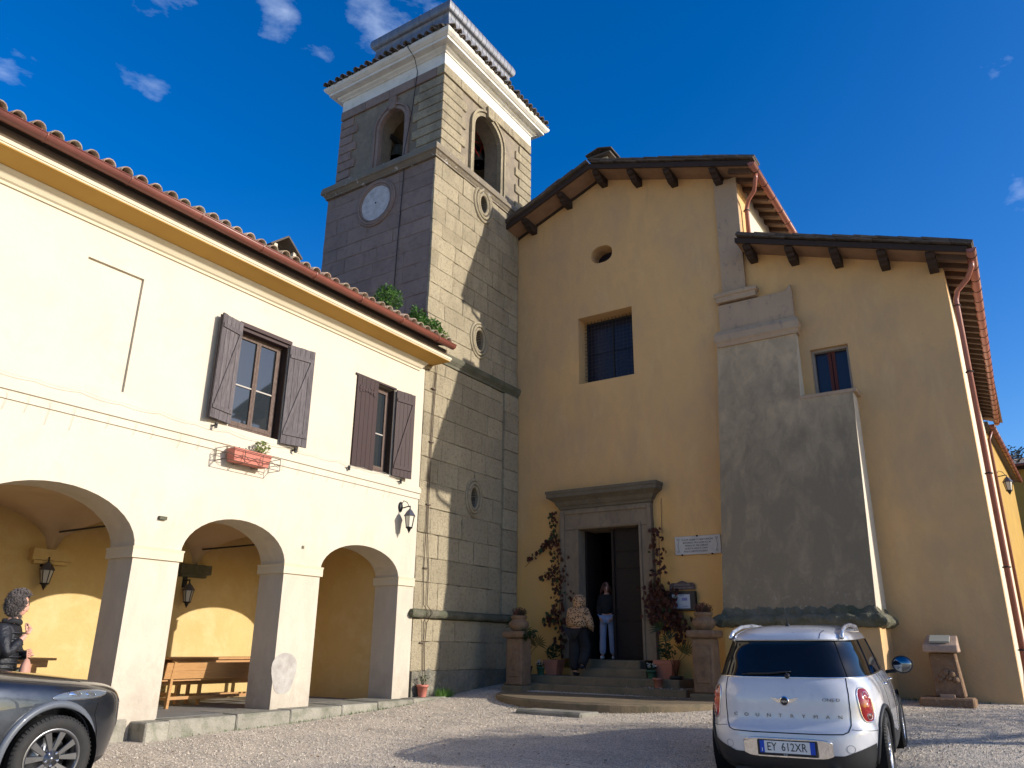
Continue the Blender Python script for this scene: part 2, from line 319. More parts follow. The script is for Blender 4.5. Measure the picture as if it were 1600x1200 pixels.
def text_mesh(txt, size, ext=.004, font_w=1.0):
    cu = bpy.data.curves.new('t', 'FONT'); cu.body = txt; cu.size = size; cu.extrude = ext; cu.align_x = 'CENTER'; cu.align_y = 'CENTER'; cu.resolution_u = 2
    o = bpy.data.objects.new('t', cu); COL.objects.link(o); dg = bpy.context.evaluated_depsgraph_get(); dg.update()
    me = bpy.data.meshes.new_from_object(o.evaluated_get(dg)); bpy.data.objects.remove(o); bpy.data.curves.remove(cu)
    if font_w != 1.0: me.transform(Matrix.Scale(font_w, 4, (1, 0, 0)))
    return me
def text_obj(txt, size, M, material, parent, name='lettering', ext=.003, fw=1.0):
    me = text_mesh(txt, size, ext, fw); me.materials.clear(); me.materials.append(material); me.transform(M)
    o = bpy.data.objects.new(name, me); COL.objects.link(o); o.parent = parent; o.matrix_parent_inverse = root_inv(parent); return o
def facing(loc, xdir, up=(0, 0, 1)):
    x = Vector(xdir).normalized(); u = Vector(up); z = x.cross(u).normalized(); u = z.cross(x)
    return Matrix.Translation(loc) @ Matrix((x, u, z)).transposed().to_4x4()
def lumpy(o, L=.07, amp=.02, fr=9):
    bm = bmesh.new(); bm.from_mesh(o.data)
    for _ in range(9):
        es = [e for e in bm.edges if e.calc_length() > L]
        if not es: break
        bmesh.ops.subdivide_edges(bm, edges=es, cuts=1, use_grid_fill=False)
    bmesh.ops.triangulate(bm, faces=bm.faces); bmesh.ops.remove_doubles(bm, verts=bm.verts, dist=1e-4); bm.normal_update()
    for v in bm.verts: v.co += v.normal * amp * (noise.noise(v.co * fr) + .6 * noise.noise(v.co * fr * 2.7))
    bm.to_mesh(o.data); bm.free(); return o
XT = -10.776
GY = [-60, 0, 4, 7, 9, 11.5, 14, 16.5, 18.5, 22, 30, 300]; GZ = [0, 0, .05, .115, .165, .28, .43, .62, .95, 1.6, 1.72, 1.9]
def gz(x, y): return float(np.interp(y, GY, GZ)) - .005 * max(-14, min(10, x))
# ============================================================ GROUND
def ground():
    xs = np.concatenate([[-400, -150, -60, -30], np.arange(-16, 10.1, .5), [16, 30, 80, 200, 400]]); ys = np.concatenate([[-200, -60, -20], np.arange(-6, 24.1, .4), [27, 30, 40, 60, 100, 200, 400]])
    v = [(x, y, gz(x, y) + (.012 * noise.noise((x * .7, y * .7, 0)) if -16 < x < 10 and -6 < y < 24 else 0)) for y in ys for x in xs]; nx = len(xs)
    f = [(j * nx + i, j * nx + i + 1, (j + 1) * nx + i + 1, (j + 1) * nx + i) for j in range(len(ys) - 1) for i in range(nx - 1)]
    m, t, b = principled('gravel'); vv, pos = wpos(t)
    vo = t.nodes.new('ShaderNodeTexVoronoi'); vo.inputs['Scale'].default_value = 58; t.links.new(pos, vo.inputs['Vector'])
    hv = t.nodes.new('ShaderNodeSeparateColor'); t.links.new(vo.outputs['Color'], hv.inputs[0])
    c = mixc(t, ramp(t, noise_node(t, vv, 1.2, 6, .6), .35, .65), (.74, .60, .44), (.58, .47, .345))
    c = mixc(t, ramp(t, noise_node(t, vv, .35, 4, .6, .6), .45, .62), c, (.41, .345, .27))
    c = mixc(t, ramp(t, hv.outputs[0], .1, 1, 0, .75), c, (.84, .74, .60))
    c = mixc(t, ramp(t, hv.outputs[1], .6, 1, 0, .7), c, (.10, .08, .06)); t.links.new(c, b.inputs['Base Color']); b.inputs['Roughness'].default_value = .95
    pr_ = b.inputs['Base Color'].links[0].from_socket
    v2, _ = wpos(t, (.35, 1.6, 1)); pr_ = mixc(t, ramp(t, noise_node(t, v2, 1.3, 5, .6, .5), .52, .68, 0, .5), pr_, (.33, .275, .215))
    pr_ = mixc(t, ramp(t, noise_node(t, vv, 4.5, 6, .7, .3), .60, .72, 0, .6), pr_, (.26, .215, .165)); t.links.new(pr_, b.inputs['Base Color'])
    bp = t.nodes.new('ShaderNodeBump'); bp.inputs['Strength'].default_value = 1; bp.inputs['Distance'].default_value = .02
    t.links.new(vo.outputs['Distance'], bp.inputs['Height']); bp.invert = True; t.links.new(bp.outputs[0], b.inputs['Normal'])
    bb = B().add(v, f, 0, True); tag(bb.build('gravel_ground', m), kind='structure')
    # loose pebbles
    N = 95000; r = np.random.rand(N, 4); y = 4.5 + 11.8 * r[:, 0] ** .8; x = -10.3 + 10.6 * r[:, 1] + (y - 5) * .0; s = .004 + .013 * r[:, 2] ** 3.5
    base = np.array([(1, 0, 0), (-.5, .87, 0), (-.5, -.87, 0), (0, 0, .9), (.1, .1, -.5)])
    a = r[:, 3] * 6.28; zz = np.interp(y, GY, GZ) - .005 * x
    V = np.zeros((N, 5, 3)); V[:, :, 0] = x[:, None] + s[:, None] * (base[None, :, 0] * np.cos(a)[:, None] - base[None, :, 1] * np.sin(a)[:, None])
    V[:, :, 1] = y[:, None] + s[:, None] * (base[None, :, 0] * np.sin(a)[:, None] + base[None, :, 1] * np.cos(a)[:, None]); V[:, :, 2] = zz[:, None] + .004 + s[:, None] * base[None, :, 2]
    F = np.array([(0, 1, 3), (1, 2, 3), (2, 0, 3)])[None] + 5 * np.arange(N)[:, None, None]
    me = bpy.data.meshes.new('pebbles'); me.from_pydata(V.reshape(-1, 3).tolist(), [], F.reshape(-1, 3).tolist())
    me.materials.append(mat('pebble', (.66, .57, .45), (.42, .36, .29), 40, .9, c3=(.11, .10, .09), s3=60, t3=(.5, .6), a3=.8))
    lf = B()
    for _ in range(260):
        y = RND.uniform(5, 15.5); x = RND.uniform(-10.2, -.3); z = gz(x, y) + .018; a = RND.uniform(0, 6.28); s = RND.uniform(.015, .04); d = Vector((cos(a), sin(a), RND.uniform(-.3, .3))) * s; e = Vector((-sin(a), cos(a), RND.uniform(-.3, .3))) * s * .5; p = Vector((x, y, z)); lf.add([p - d, p + e, p + d, p - e], [(0, 1, 2, 3)])
    lo_ = lf.build('dead_leaves', mat('dead_leaf', (.20, .11, .05), (.10, .06, .03), 9, .9)); tag(lo_, 'scattered brown dead leaves on the courtyard gravel', 'leaves', kind='stuff')
    o = bpy.data.objects.new('loose_pebbles', me); COL.objects.link(o); tag(o, 'pale loose gravel strewn over the courtyard', 'gravel', kind='stuff')
ground()

# ============================================================ ARCADED BUILDING (left)
PIL = [(-2.0, -1.3), (1.0, 1.75), (3.35, 4.0), (6.43, 7.18), (9.2, 10.03), (12.15, 12.64)]
ARCH = [(-1.3, 1.0, 3.45), (1.75, 3.35, 3.35), (4.0, 6.43, 3.475), (7.18, 9.2, 3.37), (10.03, 12.15, 3.27)]
arcade = thing('arcade_building', 'cream two-storey building with three open arches and brown shutters, left of the bell tower', 'building', (-12.3, 5, .1))
wall = B().box(XT - .62, XT, -2.0, 12.64, .02, 8.0).build('wall', CREAM, arcade)
cs = [B().prism(arch_poly(a, b, -.3, 2.72, t), 'X', XT - 1, XT + .3) for a, b, t in ARCH]
cs += [B().box(XT - .28, XT + .2, 7.70, 8.76, 4.86, 6.68), B().box(XT - .28, XT + .2, 10.54, 11.68, 4.77, 6.64), B().box(XT - .045, XT + .2, 4.98, 5.86, 4.93, 6.78)]
cut(wall, cs)
# room behind: yellow walls, vault, floor
BX = -13.88
B().box(BX - .3, BX, -2.0, 12.63, 0, 8.0).build('back_wall', YELL, arcade)
B().box(BX, XT - .62, 12.16, 12.63, .1, 4.2).build('end_wall', YELL, arcade); B().box(BX, XT - .62, -2.0, -1.6, .1, 4.2).build('end_wall', YELL, arcade)
B().box(BX + .002, XT - .02, -1.58, 12.155, .1, .42).build('floor', FLOOR, arcade)
def vault():
    bays = [(-1.6, 1.37), (1.37, 3.67), (3.67, 6.8), (6.8, 9.6), (9.6, 12.16)]; b = B(); x0, x1 = BX, XT - .62; N = 22; zs, rise = 2.78, .82
    for y0, y1 in bays:
        v = []
        for j in range(N + 1):
            for i in range(N + 1):
                u, w = 2 * i / N - 1, 2 * j / N - 1
                v.append((x0 + (x1 - x0) * i / N, y0 + (y1 - y0) * j / N, zs + rise * sqrt(max(0, 1 - min(abs(u), abs(w)) ** 2)) if max(abs(u), abs(w)) < 1 else zs + rise * sqrt(max(0, 1 - min(abs(u), abs(w)) ** 2))))
        b.add(v, [(j * (N + 1) + i, (j + 1) * (N + 1) + i, (j + 1) * (N + 1) + i + 1, j * (N + 1) + i + 1) for j in range(N) for i in range(N)], 0, True)
    b.build('vaulted_ceiling', mat('vault_plaster', (.55, .42, .28), (.48, .36, .23), 1.5, .92, .3, 14), arcade)
    B().box(BX, XT - .62, -1.6, 12.16, 3.75, 3.9).build('upper_floor', CREAM, arcade)
vault()
for y, m_ in ((3.67, YELL), (6.8, YELL), (9.55, MOSS)):
    B().box(BX - .01, BX + .16, y - .34, y + .34, 2.72, 2.90).box(BX - .01, BX + .10, y - .28, y + .28, 2.66, 2.718).build('corbel', m_, arcade)
for y in (6.8, 9.6):
    B().tube([(BX, y, 3.2), (XT - .3, y, 3.2)], .016, 6).build('tie_rod', IRON, arcade)
# capitals (bands round each pier)
for i, (a, b_) in enumerate(PIL):
    if a < 0: continue
    z = 2.60 + .0 * i
    B().ring((XT - .62, XT, a, b_ if i < 5 else b_ - .05), [(0, z), (.035, z), (.035, z + .12), (.045, z + .16), (0, z + .17)]).build('capital', CORN, arcade)
# string course, sill
B().prism([(XT - .05, 4.42), (XT + .022, 4.42), (XT + .022, 4.53), (XT + .05, 4.54), (XT + .05, 4.64), (XT + .03, 4.66), (XT - .05, 4.74)], 'Y', -2, 12.66).build('string_course', CREAM, arcade)
# cornice profile
B().ring((-20, XT, -6, 12.42), [(-.05, 7.29), (.025, 7.29), (.03, 7.31), (.03, 7.33), (.06, 7.35), (.09, 7.40), (.13, 7.44), (.15, 7.47), (.15, 7.485), (-.05, 7.486)]).build('cornice', CORN, arcade)
B().ring((-20, XT, -6, 12.42), [(-.05, 7.488), (.145, 7.488), (.50, 7.56), (.50, 7.57), (-.05, 7.571)]).build('soffit', SOFF, arcade)
B().ring((-20, XT, -6, 12.42), [(-.05, 7.573), (.505, 7.573), (.505, 7.595), (.52, 7.60), (.52, 7.655), (-.05, 7.656)]).build('fascia', CORN, arcade)
B().box(-13.9, XT + .50, -2, 12.80, 7.658, 7.80).build('eaves_board', mat('dark_eaves', (.13, .09, .06), (.08, .06, .04), 3, .9, .4, 20), arcade)
# roof slab + tiles
RS = .30
def rz(x): return 7.915 + (XT + .62 - x) * RS
B().prism([(XT + .52, rz(XT + .52) - .06), (XT + .52, rz(XT + .52)), (-14.6, rz(-14.6)), (-18.0, rz(-14.6) - 1.0), (-18.0, 7.6), (-14.6, 7.95)], 'Y', -2, 12.62).build('roof_slab', TILED, arcade, fix=True)
B().prism([(XT + .52, rz(XT + .52) - .06), (XT + .52, rz(XT + .52)), (XT + .01, rz(XT + .01)), (XT + .01, rz(XT + .01) - .06)], 'Y', 12.62, 12.76).build('roof_slab', TILED, arcade, fix=True)
def half_tile(L, r0, r1, th, up=True, n=7):
    """barrel tile: runs along -X from x=0 (low end, radius r0) to x=-L"""
    b = B(); v = []
    for k, (x, r) in enumerate(((0, r0), (-L, r1))):
        for rr in (r, r - th):
            for i in range(n + 1):
                a = pi * i / n; v.append((x, rr * cos(a), (rr * sin(a)) * (1 if up else -1)))
    m = n + 1; f = []
    for i in range(n):
        f += [(i, i + 1, 2 * m + i + 1, 2 * m + i), (m + i, 3 * m + i, 3 * m + i + 1, m + i + 1), (i, m + i, m + i + 1, i + 1), (2 * m + i, 2 * m + i + 1, 3 * m + i + 1, 3 * m + i)]
    f += [(0, 2 * m, 3 * m, m), (n, m + n, 3 * m + n, 2 * m + n)]
    b.add(v, f, 0, True); return b.mesh('roof_tile', TILE)
COVER = half_tile(.46, .098, .078, .015); PAN = half_tile(.46, .078, .098, .013, False)
def place_tiles(parent, y0, y1, pitch, x_edge, zf, slope, rows=2, meshes=(COVER, PAN), jit=1.0, ang0=0, base=None, name='roof_tile'):
    n = int((y1 - y0) / pitch); al = math.atan(slope)
    for r in range(rows):
        for i in range(n):
            y = y0 + (i + .5) * pitch; j = RND.uniform(-1, 1) * jit; k = RND.uniform(-1, 1) * jit
            for kind in ((0, 1) if r == 0 else (0,)):
                yy = y + (pitch / 2 if kind else 0); x = x_edge - r * .38 + j * .03 - (0.03 if kind else 0)
                z = zf(x) + (.055 if not kind else .065) + (.0 if kind else .01 * k)
                M = Matrix.Translation((x, yy + .01 * k, z)) @ Matrix.Rotation(rad(4 * j), 4, 'Z') @ Matrix.Rotation(al + rad(1.5 * k), 4, 'Y') @ Matrix.Rotation(rad(5 * k), 4, 'X')
                if base is not None: M = base @ M
                inst(meshes[kind], name, parent, M)
place_tiles(arcade, 2.6, 12.86, .25, XT + .60, rz, RS, 2)
B().add([(XT + .5, -2, rz(XT + .5) + .07), (XT + .5, 2.6, rz(XT + .5) + .07), (-14.6, 2.6, rz(-14.6) + .07), (-14.6, -2, rz(-14.6) + .07)], [(0, 1, 2, 3)]).build('roof_tiles', TILE, arcade)
# further tile rows behind, joined (too hidden to pick apart)
def back_tiles():
    b = B(); tmp = COVER
    vs = [v.co.copy() for v in tmp.vertices]; fs = [tuple(p.vertices) for p in tmp.polygons]
    for r in range(2, 9):
        for i in range(43):
            M = Matrix.Translation((XT + .6 - r * .40, 2.6 + (i + .5) * .235 + RND.uniform(-.01, .01), rz(XT + .6 - r * .4) + .05)) @ Matrix.Rotation(math.atan(RS), 4, 'Y')
            b.add([M @ v for v in vs], fs, 0, True)
    tag(b.build('roof_tiles', TILE, arcade), kind='stuff')
back_tiles()
# gutter: half round with clips
def gutter(p, q, r, parent, mt=COPPER, clips=8, endcap=True, sd=(1, 0)):
    b = B(); p, q = Vector(p), Vector(q); n = 9; v = []; side = Vector((sd[0], sd[1], 0))
    for P_ in (p, q):
        for rr in (r, r - .008):
            for i in range(n + 1):
                a = pi + pi * i / n; v.append(P_ + side * rr * cos(a) + Vector((0, 0, rr * sin(a))))
    m = n + 1; f = []
    for i in range(n): f += [(i, 2 * m + i, 2 * m + i + 1, i + 1), (m + i, m + i + 1, 3 * m + i + 1, 3 * m + i), (i, i + 1, m + i + 1, m + i), (2 * m + i, 3 * m + i, 3 * m + i + 1, 2 * m + i + 1)]
    f += [(0, m, 3 * m, 2 * m), (n, 2 * m + n, 3 * m + n, m + n)]
    b.add(v, f, 0, True); b.tube([p + side * r, q + side * r], .009, 6)
    if endcap:
        for P_ in (p, q): b.add([P_ + side * r * cos(pi + pi * i / n) + Vector((0, 0, r * sin(pi + pi * i / n))) for i in range(n + 1)], [tuple(range(n + 1))])
    g = b.build('gutter', mt, parent)
    for k in range(clips):
        c = p.lerp(q, (k + .5) / clips); d = (q - p).normalized()
        bb = B(); pts = [c + side * (r + .006) * cos(pi + pi * i / 10) + Vector((0, 0, (r + .006) * sin(pi + pi * i / 10))) for i in range(11)]
        bb.tube(pts, .008, 4, smooth=False); bb.build('gutter_clip', mt if clips < 12 else CLIP, g)
    return g
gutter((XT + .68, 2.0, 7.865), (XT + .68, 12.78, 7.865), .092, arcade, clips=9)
# chimney on the left roof
ch = B().box(-11.95, -11.55, 8.75, 9.3, 8.1, 8.80).build('chimney', CREAM, arcade)
B().box(-12.0, -11.5, 8.70, 9.35, 8.80, 8.86).box(-11.97, -11.9, 8.74, 8.82, 8.86, 9.02).box(-11.6, -11.53, 8.74, 8.82, 8.86, 9.02).box(-11.97, -11.9, 9.23, 9.31, 8.86, 9.02).box(-11.6, -11.53, 9.23, 9.31, 8.86, 9.02).build('chimney_cap', CREAM, ch)
for s in (-1, 1):
    B().bar((-12.02, 9.025 + s * .38, 8.95), (-12.02, 9.025 + s * .02, 9.26), .03, .03).bar((-11.75, 9.025 + s * .40, 8.93), (-11.75, 9.025, 9.27), .56, .035).build('tile_lid', TILED, ch)
# --- windows and shutters
def z_shutter(w, h, mt, flip, planks=5, parent=None, z_side=1, zflip=False):
    """hinged shutter in local coords: hinge at origin edge, spans +Y w, height h, thickness in X; Z-brace on +X face if z_side"""
    root = B().box(-.012, -.008, .004, w - .004, .004, h - .004).build('shutter', mt, parent, local=True)
    pw = w / planks
    for k in range(planks):
        B().box(-.018, .012 + RND.uniform(0, .004), k * pw + .003, (k + 1) * pw - .003, RND.uniform(0, .008), h - RND.uniform(0, .012)).build('plank', mt, root, local=True)
    if z_side:
        B().box(.014, .034, .02, w - .02, .16, .23).build('batten', mt, root, local=True); B().box(.014, .034, .02, w - .02, h - .25, h - .18).build('batten', mt, root, local=True)
        a, b_ = (.05, w - .06) if not zflip else (w - .06, .05)
        B().bar((.024, a, .23), (.024, b_, h - .25), .05, .018, up=(1, 0, 0)).build('brace', mt, root, local=True)
    return root
def place_part(o, M, parent): o.matrix_basis = M; o.matrix_parent_inverse = root_inv(parent)
def casement_window(y0, y1, z0, z1, x, parent, mt, cols=2, transom=.45):
    w = B().box(x - .05, x, y0, y0 + .06, z0, z1).box(x - .05, x, y1 - .06, y1, z0, z1).box(x - .05, x, y0 + .06, y1 - .06, z1 - .06, z1).box(x - .05, x, y0 + .06, y1 - .06, z0, z0 + .06).build('window', mt, parent)
    n = cols; ww = (y1 - y0 - .12) / n; zt = z0 + (z1 - z0) * transom
    for k in range(n):
        a = y0 + .06 + k * ww; b_ = a + ww; s = .045
        B().box(x - .04, x + .012, a + .002, a + s, z0 + .062, z1 - .062).box(x - .04, x + .012, b_ - s, b_ - .002, z0 + .062, z1 - .062).box(x - .04, x + .010, a + s, b_ - s, z1 - .062 - s, z1 - .062).box(x - .04, x + .010, a + s, b_ - s, z0 + .062, z0 + .062 + s * 1.6).build('sash', mt, w)
        B().box(x - .03, x + .004, a + s, b_ - s, zt - .012, zt + .012).build('glazing_bar', mat('pale_putty', (.4, .36, .32)), w)
        for q0, q1 in ((z0 + .062 + s * 1.6, zt - .012), (zt + .012, z1 - .062 - s)):
            B().box(x - .022, x - .016, a + s, b_ - s, q0, q1).build('pane', PANE, w)
    return w
wd = mat('weathered_window_wood', (.07, .04, .03), (.15, .11, .09), 14, .8, .3, 30, sc=(3, 3, 1))
casement_window(7.72, 8.72, 4.88, 6.62, XT - .14, arcade, wd)
casement_window(10.56, 11.66, 4.79, 6.60, XT - .14, arcade, wd)
B().box(XT - .27, XT - .262, 7.70, 8.76, 4.86, 6.68).box(XT - .27, XT - .262, 10.54, 11.68, 4.77, 6.64).build('window_backing', DARK, arcade)
B().box(XT - .02, XT + .05, 7.66, 8.80, 6.66, 6.73).box(XT - .12, XT + .01, 7.70, 8.76, 6.60, 6.66).build('lintel_board', SHUTB, arcade)
B().box(XT - .02, XT + .03, 10.50, 11.72, 6.62, 6.66).build('lintel_board', SHUTB, arcade)
for (hy, hz, ang, w, h, mt, zs_, zf) in ((7.70, 4.88, 180 - 13, .50, 1.82, SHUT, 1, True), (8.76, 4.80, 12, .52, 1.86, SHUT, 1, False), (10.55, 4.76, -1, .62, 1.88, SHUTB, 0, False), (11.70, 4.76, 9, .52, 1.86, SHUTB, 1, False)):
    s = z_shutter(w, h, mt, 0, 5, arcade, zs_, zf)
    # ang: rotation of the leaf about its vertical hinge; 0 = lying along +Y against the wall
    if ang > 90:
        M = Matrix.Translation((XT + .05, hy, hz)) @ Matrix.Rotation(rad(13), 4, 'Z') @ Matrix.Scale(-1, 4, (0, 1, 0))
    else:
        M = Matrix.Translation((XT + (.05 if zs_ else .02), hy, hz)) @ Matrix.Rotation(-rad(ang), 4, 'Z')
    place_part(s, M, arcade)
for (q, z0, z1) in ((8.752, 4.87, 6.60), (11.672, 4.78, 6.60)):
    B().box(XT - .262, XT + .008, q - .012, q + .003, z0, z1).build('reveal_lining', TIMB, arcade)
# folded second leaf behind the left shutter
s = z_shutter(.46, 1.82, SHUT, 0, 5, arcade, 0); place_part(s, Matrix.Translation((XT + .03, 7.68, 4.88)) @ Matrix.Rotation(rad(7), 4, 'Z') @ Matrix.Scale(-1, 4, (0, 1, 0)), arcade)
b = B()  # dark painted fish-shaped hinge plate on the closed shutter
for k in range(6): b.box(XT + .036, XT + .044, 10.62 + k * .08, 10.68 + k * .08, 6.34 - .02 * abs(k - 2.5), 6.40 + .015 * abs(k - 2.5))
b.box(XT + .038, XT + .045, 10.60, 11.10, 6.36, 6.385).build('shutter_plate', SHUTB, arcade)
for y, z in ((7.42, 4.80), (9.1, 4.74), (10.45, 4.68), (11.95, 4.68)):
    B().box(XT - .02, XT + .10, y - .012, y + .012, z - .01, z + .01).box(XT + .07, XT + .10, y - .02, y + .02, z - .05, z + .04).build('shutter_catch', IRON, arcade)
# small stone lumps and patch on the wall
B().box(XT - .02, XT + .05, 6.72, 6.84, 3.18, 3.23).build('wall_bracket', MOSS, arcade); B().box(XT - .02, XT + .012, 9.54, 9.59, 3.05, 3.10).build('wall_bracket', MOSS, arcade)
pts = [(9.42 + .26 * cos(a) * (1 + .12 * sin(3 * a)), .98 + .36 * sin(a) * (1 + .1 * cos(2 * a))) for a in [2 * pi * k / 26 for k in range(26)]]
B().prism(pts, 'X', XT - .005, XT + .004).build('cement_patch', mat('bare_cement', (.42, .39, .35), (.30, .27, .24), 7, .95, .6, 40), arcade)
# base stones of the near pier
B().box(XT - .66, XT + .05, 6.38, 6.72, .05, .44).box(XT - .66, XT + .03, 6.0, 6.36, .05, .30).build('base_stone', KERB, arcade, bevel=.02)
# string of fairy-light cable under the string course
def drape(pts, sag, r=.004, n=6):
    out = []
    for a, b_ in zip(pts[:-1], pts[1:]):
        a, b_ = Vector(a), Vector(b_)
        for k in range(n): t = k / n; p = a.lerp(b_, t); p.z -= sag * 4 * t * (1 - t); out.append(p)
    return out + [Vector(pts[-1])]
cb = B().tube(drape([(XT + .06, 3.4 + i * .62, 4.76 + .02 * (i % 2)) for i in range(15)], .03), .0035, 4)
for i in range(24):
    y = 3.5 + i * .36 + RND.uniform(-.12, .12); L = RND.uniform(.05, .22); cb.tube([(XT + .055, y, 4.52), (XT + .03, y + .01, 4.40), (XT + .02, y - .015, 4.40 - L)], .0022, 3)
tag(cb.build('fairy_light_cable', mat('pale_cable', (.40, .37, .32))), 'thin pale fairy light cable draped along the string course of the arcade building', 'cable')

# kerb in front of the arcade
kerb = thing('stone_kerb', 'worn stone kerb edging the raised arcade floor', 'kerb', (-10.6, 9, .2))
ky = [6.78, 7.15, 8.3, 9.35, 10.5, 11.4, 12.4, 13.45]
for i in range(len(ky) - 1):
    zt = .405 + .011 * i; x1 = -10.44 + RND.uniform(-.015, .015) + (.06 if i == 0 else 0)
    bb = B().box(-11.36 if i < 6 else -10.775, x1, ky[i] + .004, ky[i + 1] - .004, gz(-10.5, ky[i]) - .15, zt)
    bb.build('kerb_stone', KERB, kerb, bevel=.018)

# ============================================================ BELL TOWER
tower = thing('bell_tower', 'tall square stone bell tower with clock disc, belfry arches and lead-covered top', 'bell tower', (-12.7, 14.9, .3))
TX0, TX1, TY0, TY1 = -14.62, XT, 12.66, 17.08
core = B().box(TX0, TX1 - .06, TY0 + .06, TY1, .2, 13.2).build('core_wall', mat('mortar', (.20, .165, .12), (.12, .10, .08), 6, .97, .6, 30), tower)
OCULI = [(14.70, 12.76, .17, .27, .30), (14.68, 8.80, .17, .27, .24), (14.65, 4.77, .14, .24, .22)]   # y, z, ry, rz, moulding
def ell(cy, cz, ry, rz_, n=24): return [(cy + ry * cos(2 * pi * k / n), cz + rz_ * sin(2 * pi * k / n)) for k in range(n)]
cut(core, [B().prism(ell(y, z, ry, rz_), 'X', TX1 - .75, TX1 + .3) for y, z, ry, rz_, m_ in OCULI])
def blocks(parent, face, a0, a1, z0, z1, ch, lmin, lmax, mt, holes=(), skip=None, name='stone_block', proud=.012, erode=.004, jo=.003):
    """ashlar courses; face 'X' = east face at TX1 (runs along y), 'Y' = south face at TY0 (runs along x)"""
    z = z0; r = 0; cnt = 0
    while z < z1 - .05:
        h = min(ch * RND.uniform(.9, 1.12), z1 - z)
        if z1 - z - h < ch * .4: h = z1 - z
        a = a0 + (RND.uniform(-.012, .018) if a0 > 5 else 0); first = True
        while a < a1 - .02:
            L = RND.uniform(lmin, lmax) * (.55 if first and r % 2 else 1); first = False
            if a1 - a - L < lmin * .5: L = a1 - a
            p = RND.uniform(0, proud); g = jo; q0, q1, w0, w1 = a + g, a + L - g, z + g, z + h - g
            bb = B()
            if face == 'X': bb.box(TX1 - .066, TX1 + p - .004, q0, q1, w0, w1)
            else: bb.box(q0, q1, TY0 - p + .004, TY0 + .13, w0, w1)
            o = bb.build(name, mt, parent, bevel=RND.choice((.006, .010, .016)))
            for hy, hz, ry, rz_ in holes:
                if q0 < hy + ry and q1 > hy - ry and w0 < hz + rz_ and w1 > hz - rz_:
                    pr_ = ell(hy, hz, ry, rz_) if face == 'X' else ell(hy, hz, ry, rz_)
                    cut(o, [B().prism(pr_, face, (TX1 - .4) if face == 'X' else TY0 - .4, (TX1 + .4) if face == 'X' else TY0 + .4)])
            lumpy(o, .22, .012 if face == 'X' else .006, 5)
            cnt += 1; a += L
        z += h; r += 1
    return cnt
H = [(y, z, ry + m_ * .75, rz_ + m_ * .75) for y, z, ry, rz_, m_ in OCULI]
n1 = blocks(tower, 'X', TY0, 16.47, .95, 1.98, .52, .7, 1.2, STONE)
n1 += blocks(tower, 'X', TY0, 15.82, 2.16, 7.72, .50, .55, 1.15, STONE, H)
n1 += blocks(tower, 'X', TY0 - .03, 16.47, 8.02, 13.08, .40, .45, 1.0, STONE, H)
n1 += blocks(tower, 'Y', TX0, TX1 - .069, 8.9, 13.08, .42, .6, 1.3, STONE_SHADED, [(-12.76, 12.40, .66, .66)], proud=.003, jo=.0015)
# pilaster strip at the right of the lower stage
for k in range(11):
    B().box(TX1 - .1, TX1 + .055 + RND.uniform(0, .01), 15.83, 16.47, 2.17 + k * .505, 2.17 + (k + 1) * .505 - .012).build('stone_block', STONE, tower, bevel=.008)
# rough rubble foot
for k in range(26):
    y = TY0 + .05 + RND.random() * 3.6; z = .42 + RND.random() * .5; s = RND.uniform(.10, .24)
    bm_ = B().lathe([(0.02, -s * .6), (s * .8, -s * .45), (s, 0), (s * .75, s * .45), (.02, s * .6)], (TX1 - .06, y, z), 7, 'X', smooth=False)
    bm_.build('rubble_stone', RUBBLE, tower)
B().box(TX1 - .1, TX1 + .03, TY0 + .02, 16.46, .2, .95).build('rubble_foot', RUBBLE, tower)
# mouldings
def torus_prof(z, r, out): return [(-.02, z - r)] + [(out - r + r * cos(a), z + r * sin(a)) for a in [-pi / 2 + pi * k / 8 for k in range(9)]] + [(-.02, z + r)]
B().ring((TX0, TX1, TY0 - .02, TY1), torus_prof(2.075, .085, .13)).build('torus_moulding', MOSS, tower, smooth=False); lumpy(bpy.data.objects['torus_moulding'], .16, .02, 7)
B().ring((TX0, TX1, TY0 - .03, TY1), [(-.05, 7.72), (.03, 7.72), (.03, 7.78), (.09, 7.86), (.11, 7.93), (.11, 7.97), (.0, 8.03), (-.05, 8.03)]).build('string_course', MOSS, tower)
B().ring((TX0, TX1, TY0 - .04, TY1), [(-.05, 13.08), (.03, 13.08), (.03, 13.12), (.05, 13.14), (.09, 13.20), (.13, 13.22), (.13, 13.30), (.10, 13.42), (-.05, 13.43)]).build('string_course', mat('ledge_stone', (.24, .195, .135), (.17, .14, .105), 3, .95, 1, 20, c3=(.55, .53, .48), s3=6, t3=(.6, .68), a3=.8, bdist=.04), tower)
